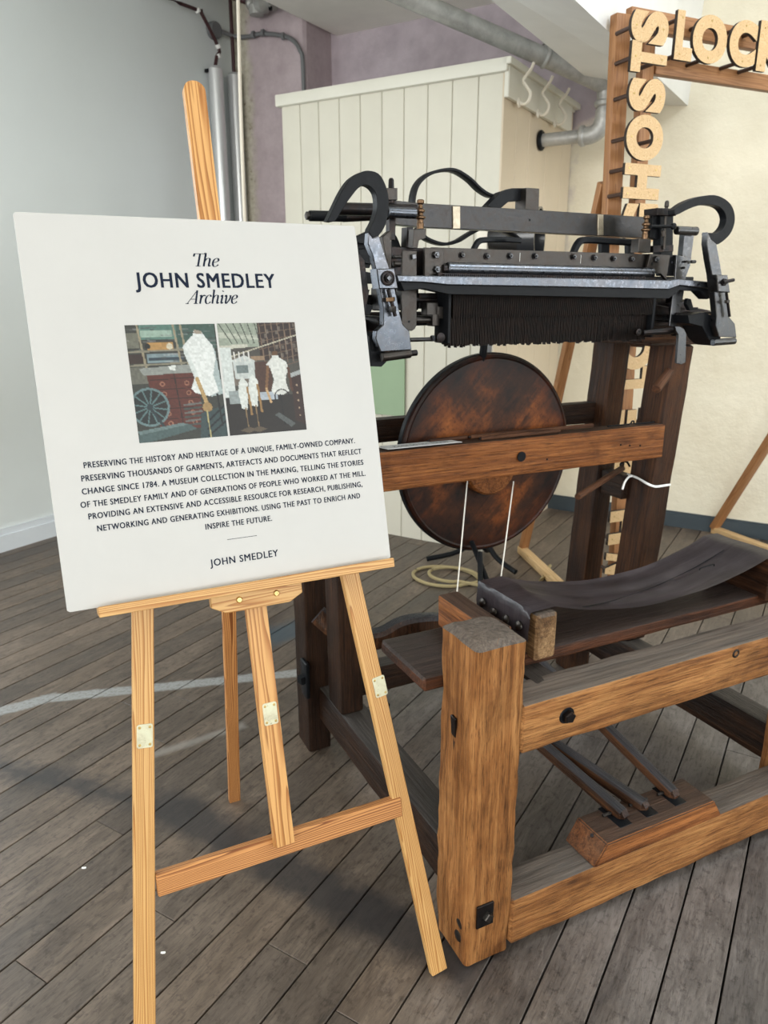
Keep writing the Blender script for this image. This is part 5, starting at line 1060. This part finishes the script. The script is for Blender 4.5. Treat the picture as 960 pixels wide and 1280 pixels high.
p.poly([(0.74, 0.085), (0.755, 0.05), (0.83, 0.065), (0.83, 0.09)], (0.62, 0.58, 0.52)); p.line(0.63, 0.24, 0.72, 0.47, 0.05, (0.86, 0.89, 0.88)); p.line(0.72, 0.48, 0.80, 0.70, 0.045, (0.74, 0.62, 0.42)); p.disc(0.80, 0.73, 0.055, (0.66, 0.54, 0.36)); p.line(0.79, 0.76, 0.80, 1.0, 0.014, (0.72, 0.68, 0.48))
p.speck(0.12); p.build('printed_picture', 0.1435, 0.2930, 0.2600, 0.4545, 'printed photo of a white dress form, wooden drawers and a spoked wheel')
p = Pic(116, 156, (0.30, 0.29, 0.27)); p.rs.seed(9)
p.rect(0, 0, 0.55, 0.22, (0.62, 0.66, 0.60)); p.poly([(0.0, 0.08), (0.55, 0.12), (0.55, 0.16), (0.0, 0.13)], (0.74, 0.76, 0.70)); p.poly([(0.0, 0.20), (0.35, 0.19), (0.35, 0.22), (0.0, 0.235)], (0.80, 0.80, 0.74))
for k_ in range(7): p.line(0.02 + 0.09 * k_, 0.0, 0.16 + 0.07 * k_, 0.18, 0.012, (0.30, 0.33, 0.30))
p.rect(0.50, 0, 1.0, 0.34, (0.20, 0.15, 0.14))
for k_ in range(7): p.line(0.52 + 0.08 * k_, 0.0, 0.55 + 0.075 * k_, 0.36, 0.014, (0.48, 0.40, 0.34)); p.line(0.5, 0.03 + 0.07 * k_, 1.0, 0.0 + 0.06 * k_, 0.01, (0.42, 0.34, 0.29))
for k_ in range(16):
    x = 0.54 + 0.44 * p.rs.rand(); y = 0.3 * p.rs.rand(); p.rect(x, y, x + 0.035, y + 0.035, (0.55, 0.52, 0.47), 0.6)
p.line(0.12, 0.30, 1.0, 0.12, 0.014, (0.78, 0.76, 0.68)); p.rect(0, 0.22, 0.14, 0.66, (0.86, 0.89, 0.88)); p.rect(0.14, 0.30, 0.45, 0.56, (0.46, 0.42, 0.38)); p.rect(0.38, 0.30, 0.55, 0.34, (0.60, 0.50, 0.40))
p.rect(0.40, 0.35, 0.62, 0.62, (0.30, 0.20, 0.16)); p.poly([(0.14, 0.33), (0.30, 0.29), (0.42, 0.34), (0.40, 0.50), (0.16, 0.50)], (0.80, 0.83, 0.82)); p.rect(0.18, 0.38, 0.33, 0.45, (0.45, 0.50, 0.50))
for k_ in range(4): p.line(0.17 + 0.06 * k_, 0.26, 0.18 + 0.06 * k_, 0.34, 0.016, (0.9, 0.9, 0.88))
p.rect(0.0, 0.66, 1.0, 1.0, (0.15, 0.13, 0.12)); p.rect(0.42, 0.63, 0.66, 0.70, (0.72, 0.76, 0.80)); p.rect(0.05, 0.60, 0.20, 0.72, (0.60, 0.64, 0.64)); p.poly([(0.86, 0.50), (1, 0.46), (1, 0.95), (0.86, 0.90)], (0.22, 0.14, 0.12))
for k_ in range(5): p.disc(0.93, 0.58 + 0.07 * k_, 0.012, (0.7, 0.6, 0.5))
p.poly([(0.86, 0.47), (1, 0.44), (1, 0.48), (0.86, 0.51)], (0.66, 0.68, 0.68))
for cx in (0.24, 0.37):
    y0 = 0.48 if cx < 0.3 else 0.46
    p.poly([(cx - 0.05, y0 + 0.05), (cx, y0), (cx + 0.06, y0 + 0.06), (cx + 0.05, y0 + 0.15), (cx + 0.02, y0 + 0.30), (cx - 0.05, y0 + 0.28), (cx - 0.07, y0 + 0.14)], (0.90, 0.92, 0.90)); p.line(cx + 0.05, y0 + 0.10, cx + 0.07, y0 + 0.34, 0.028, (0.62, 0.48, 0.30)); p.line(cx, y0 + 0.28, cx + 0.01, 0.97, 0.014, (0.55, 0.45, 0.32))
    p.poly([(cx - 0.10, 0.96), (cx + 0.01, 0.93), (cx + 0.12, 0.96), (cx + 0.01, 0.985)], (0.38, 0.33, 0.27))
p.poly([(0.645, 0.32), (0.66, 0.27), (0.72, 0.27), (0.735, 0.32), (0.82, 0.36), (0.86, 0.44), (0.81, 0.47), (0.79, 0.54), (0.82, 0.63), (0.74, 0.66), (0.62, 0.655), (0.59, 0.62), (0.64, 0.52), (0.61, 0.42), (0.56, 0.38)], (0.90, 0.91, 0.89)); p.poly([(0.65, 0.30), (0.66, 0.265), (0.72, 0.265), (0.725, 0.30)], (0.42, 0.30, 0.20))
p.line(0.58, 0.40, 0.53, 0.60, 0.035, (0.50, 0.36, 0.24)); p.line(0.53, 0.60, 0.57, 0.72, 0.03, (0.80, 0.66, 0.48)); p.line(0.84, 0.42, 0.86, 0.62, 0.035, (0.34, 0.22, 0.16)); p.line(0.70, 0.66, 0.72, 0.93, 0.02, (0.08, 0.08, 0.08)); p.disc(0.72, 0.68, 0.10, (0.12, 0.12, 0.12), 0.085)
p.poly([(0.60, 0.84), (0.66, 0.82), (0.86, 0.93), (0.80, 0.96)], (0.34, 0.36, 0.36)); p.speck(0.12)
p.build('printed_picture', 0.2965, 0.4390, 0.2600, 0.4548, 'printed photo of dress forms in a store with tall shelves')

# ------------------------------------------------------------------ the letter sign in its stained frame
TS = R(24); SX = Vector((math.cos(TS), math.sin(TS), 0)); SO = Vector((math.sin(TS), -math.cos(TS), 0))
SM = frame(Vector((0.89407, 3.00950, 0.0)), SX, -SO, Vector((0, 0, 1)))     # local x along the frame, y away, z up
sg = thing('letter_sign', 'freestanding stained timber frame carrying cut plywood letters by the cream wall', 'sign', mx=SM)
strut('stile', sg, 'stain_pine', (0.034, 0.018, 0.0), (-0.0605, 0.018, 2.288), 0.065, 0.036)
strut('stile', sg, 'stain_pine', (0.150, 0.018, 0.03), (0.062, 0.018, 2.288), 0.052, 0.036)
beam('rail', sg, 'stain_pine', (-0.028, 1.25), (0.002, 0.034), (2.25, 2.315), 'x', r=0.002)
beam('rail', sg, 'stain_pine', (0.104, 1.25), (0.002, 0.034), (2.118, 2.172), 'x', r=0.002)
FB = SM.inverted() @ Vector((0.7526, 3.8052, 0.0000))
strut('back_stay', sg, 'stain_pine', (FB.x, FB.y, 0.03), (-0.05, 0.05, 1.75), 0.045, 0.030, (1, 0, 0))
FB = SM.inverted() @ Vector((0.7526, 3.8052, 0.0000))
strut('foot_bar', sg, 'ply', (0.0, 0.04, 0.02), (FB.x, FB.y + 0.02, 0.02), 0.045, 0.038, (1, 0, 0))
# the far right stay and foot, as one braced support
R1 = SM.inverted() @ Vector((1.9369, 4.1702, 0.0000)); R2 = SM.inverted() @ Vector((2.1087, 3.7416, 0.0000)); R2 = R1 + (R2 - R1).normalized() * 0.95
strut('foot_bar', sg, 'ply', (R1.x, R1.y, 0.02), (R2.x, R2.y, 0.02), 0.05, 0.036, (1, 0, 0))
Rt = R1 + (R2 - R1) * 0.92; strut('back_stay', sg, 'stain_pine', (R1.x, R1.y, 0.03), (Rt.x, Rt.y, 1.75), 0.052, 0.034, (1, 0, 0))
beam('stile', sg, 'stain_pine', (R2.x - 0.035, R2.x + 0.03), (R2.y - 0.04, R2.y - 0.004), (0.0, 2.30), 'z', r=0.002)
strut('rail', sg, 'stain_pine', (1.25, 0.018, 2.145), (R2.x, R2.y - 0.02, 2.145), 0.05, 0.03, (0, 0, 1)); strut('rail', sg, 'stain_pine', (1.25, 0.018, 2.28), (R2.x, R2.y - 0.02, 2.28), 0.06, 0.03, (0, 0, 1))
LT = 0.014
def letter(ch, q, rot=0, dow=(), lab=None, bold=0.066):
    """q: left, right, top, bottom points measured on the letters' own plane 0.1 in front of the frame"""
    x0, x1, z1, z0 = q[0][0], q[1][0], q[2][1], q[3][1]
    me = text_mesh(ch, LT / 2, bold, 1.0, 8); fit_mesh(me, x0, x1, z0, z1, rot)
    for v in me.vertices: v.co.z += 0.0
    me.materials.append(M['ply']); me.materials.append(M['ply_edge'])
    for f_ in me.polygons: f_.material_index = 0 if abs(f_.normal.z) > 0.7 else 1
    o = link('letter', me, None, sg, T(0, -0.1 + LT / 2, 0) @ Matrix.Rotation(R(90), 4, 'X'), lab)
    for dx, dz in dow:
        xx = x0 + (x1 - x0) * dx; zz = z0 + (z1 - z0) * dz
        rod('dowel', sg, 'dowel', (xx, -0.1 + LT, zz), (xx, 0.002, zz), 0.0075, 8)
        lathe('screw', o, 'brass', (xx, zz, LT / 2 - 0.0002), (0, 0, 1), [(0, 0), (0.0038, 0), (0.003, 0.0012), (0, 0.0012)], 8)
    return o
V = ((0.14, 0.5), (0.86, 0.5))
letter('S', ((-0.1103, 2.2093), (0.0529, 2.2291), (-0.0383, 2.2726), (-0.0252, 2.1715)), 90, V)
letter('T', ((-0.0996, 2.1197), (0.0585, 2.1369), (-0.0259, 2.1763), (-0.0137, 2.0824)), 90, ((0.12, 0.5), (0.86, 0.5)))
letter('S', ((-0.0969, 2.0075), (0.0671, 2.0227), (-0.0228, 2.0691), (-0.0091, 1.9627)), 90, V)
letter('O', ((-0.0920, 1.8747), (0.0746, 1.8871), (-0.0225, 1.9540), (-0.0038, 1.8058)), 90, V)
letter('H', ((-0.0863, 1.7326), (0.0794, 1.7416), (-0.0098, 1.7949), (0.0048, 1.6785)), 90, ((0.12, 0.14), (0.12, 0.86), (0.86, 0.14), (0.86, 0.86)))
letter('G', ((-0.0775, 1.5914), (0.0951, 1.5972), (-0.0010, 1.6648), (0.0181, 1.5114)), 90, V)
letter('O', ((-0.0475, 1.1595), (0.1305, 1.1548), (0.0282, 1.2410), (0.0496, 1.0657)), 90, V)
letter('L', ((-0.0222, 1.0380), (0.1222, 1.0317), (0.0441, 1.0781), (0.0546, 0.9912)), 90, ((0.14, 0.2), (0.88, 0.2)))
letter('E', ((-0.0336, 0.8583), (0.1379, 0.8465), (0.0479, 0.9131), (0.0622, 0.7937)), 90, V)
letter('E', ((-0.0240, 0.6969), (0.1422, 0.6817), (0.0511, 0.7491), (0.0661, 0.6221)), 90, V)
letter('H', ((-0.0123, 0.4379), (0.1630, 0.4156), (0.0683, 0.4966), (0.0851, 0.3520)), 90, ((0.12, 0.16), (0.12, 0.84)))
letter('W', ((-0.0154, 0.2712), (0.1670, 0.2437), (0.0676, 0.3191), (0.0860, 0.1582)), 90, V)
letter('L', ((0.0884, 2.2091), (0.1684, 2.2185), (0.1167, 2.2902), (0.1396, 2.1382)), 0, ((0.3, 0.12), (0.3, 0.86)))
letter('O', ((0.1663, 2.2084), (0.3279, 2.2273), (0.2356, 2.2933), (0.2608, 2.1411)), 0, ((0.5, 0.12), (0.5, 0.88)))
letter('C', ((0.3416, 2.2162), (0.4752, 2.2316), (0.3978, 2.2988), (0.4260, 2.1483)), 0, ((0.55, 0.12), (0.55, 0.88)))
letter('K', ((0.4862, 2.2173), (0.6503, 2.2359), (0.5505, 2.3077), (0.5846, 2.1436)), 0, ((0.14, 0.12), (0.14, 0.86)))

# ------------------------------------------------------------------ lamp on a tripod behind the machine, cable on the floor
lp = thing('tripod_lamp', 'dark lamp head on a thin grey tripod pole behind the machine', 'lamp', mx=ROOM @ T(-1.46, 3.42, 0))
rod('pole', lp, 'greypaint', (0, 0, 0.12), (0.0, 0, 1.46), 0.012, 12)
for lx, ly in ((-0.24, -0.16), (0.23, -0.10), (-0.02, 0.13)): sweep('leg', lp, 'black', [(0.0, 0.0, 0.17), (lx * 0.4, ly * 0.4, 0.06), (lx, ly, 0.018)], 0.014, sub=4)
rod('collar', lp, 'black', (0, 0, 0.12), (0, 0, 0.22), 0.02, 12)
hd = lathe('lamp_head', lp, 'grey_steel', (0.02, 0.04, 1.60), (1, 0.15, 0), [(0, -0.07), (0.05, -0.07), (0.075, -0.03), (0.105, 0.05), (0.115, 0.10), (0, 0.10)], 24)
lathe('lamp_hood', lp, 'lens', (0.12, 0.055, 1.60), (1, 0.15, 0), [(0.10, 0), (0.125, 0.0), (0.13, 0.08), (0.12, 0.08), (0.11, 0.01), (0, 0.01)], 24)
beam('yoke', lp, 'hook', (-0.075, -0.02), (-0.03, -0.01), (1.46, 1.66), 'z', r=0.003)
fc = thing('floor_cable', 'loose loops of straw coloured cable lying on the floor behind the machine', 'cable', mx=ROOM @ T(-1.52, 3.10, 0.0))
pts = []
for i in range(32):
    t = i / 31 * 2 * PI * 1.8; r_ = 0.16 - 0.030 * (i / 31) * 2.2; pts.append((r_ * 1.1 * math.cos(t + 0.5) + 0.035 * (i // 16), r_ * 0.9 * math.sin(t + 0.5) + 0.02 * (i // 16), 0.009 + 0.009 * (i // 17)))
pts += [(0.25, 0.0, 0.009), (0.42, 0.12, 0.009), (0.40, 0.42, 0.009)]
sweep('cable_loop', fc, 'yellow_cable', pts, 0.0085, seg=7, sub=3)
def chip(px_, lab, c):
    bm = bmesh.new(); n = 7; f = bm.faces.new([bm.verts.new((c * (1 + 0.3 * math.sin(i * 2.3)) * math.cos(2 * PI * i / n), c * 0.7 * (1 + 0.3 * math.cos(i * 1.7)) * math.sin(2 * PI * i / n), 0)) for i in range(n)])
    e = bmesh.ops.extrude_face_region(bm, geom=[f]); bmesh.ops.translate(bm, vec=(0, 0, 0.0012), verts=[v for v in e['geom'] if isinstance(v, bmesh.types.BMVert)])
    o = fin('paper_scrap', bm, 'tie', None); o.location = (px_[0], px_[1], 0.0); tag(o, lab, 'scrap', 'white scraps on the floor')
chip((-0.7345, 1.5066, 0.0000), 'tiny white scrap on the floor left of the easel leg', 0.0055)
chip((-0.4711, 1.2619, 0.0000), 'tiny white scrap on the floor just right of the near easel leg', 0.0052)
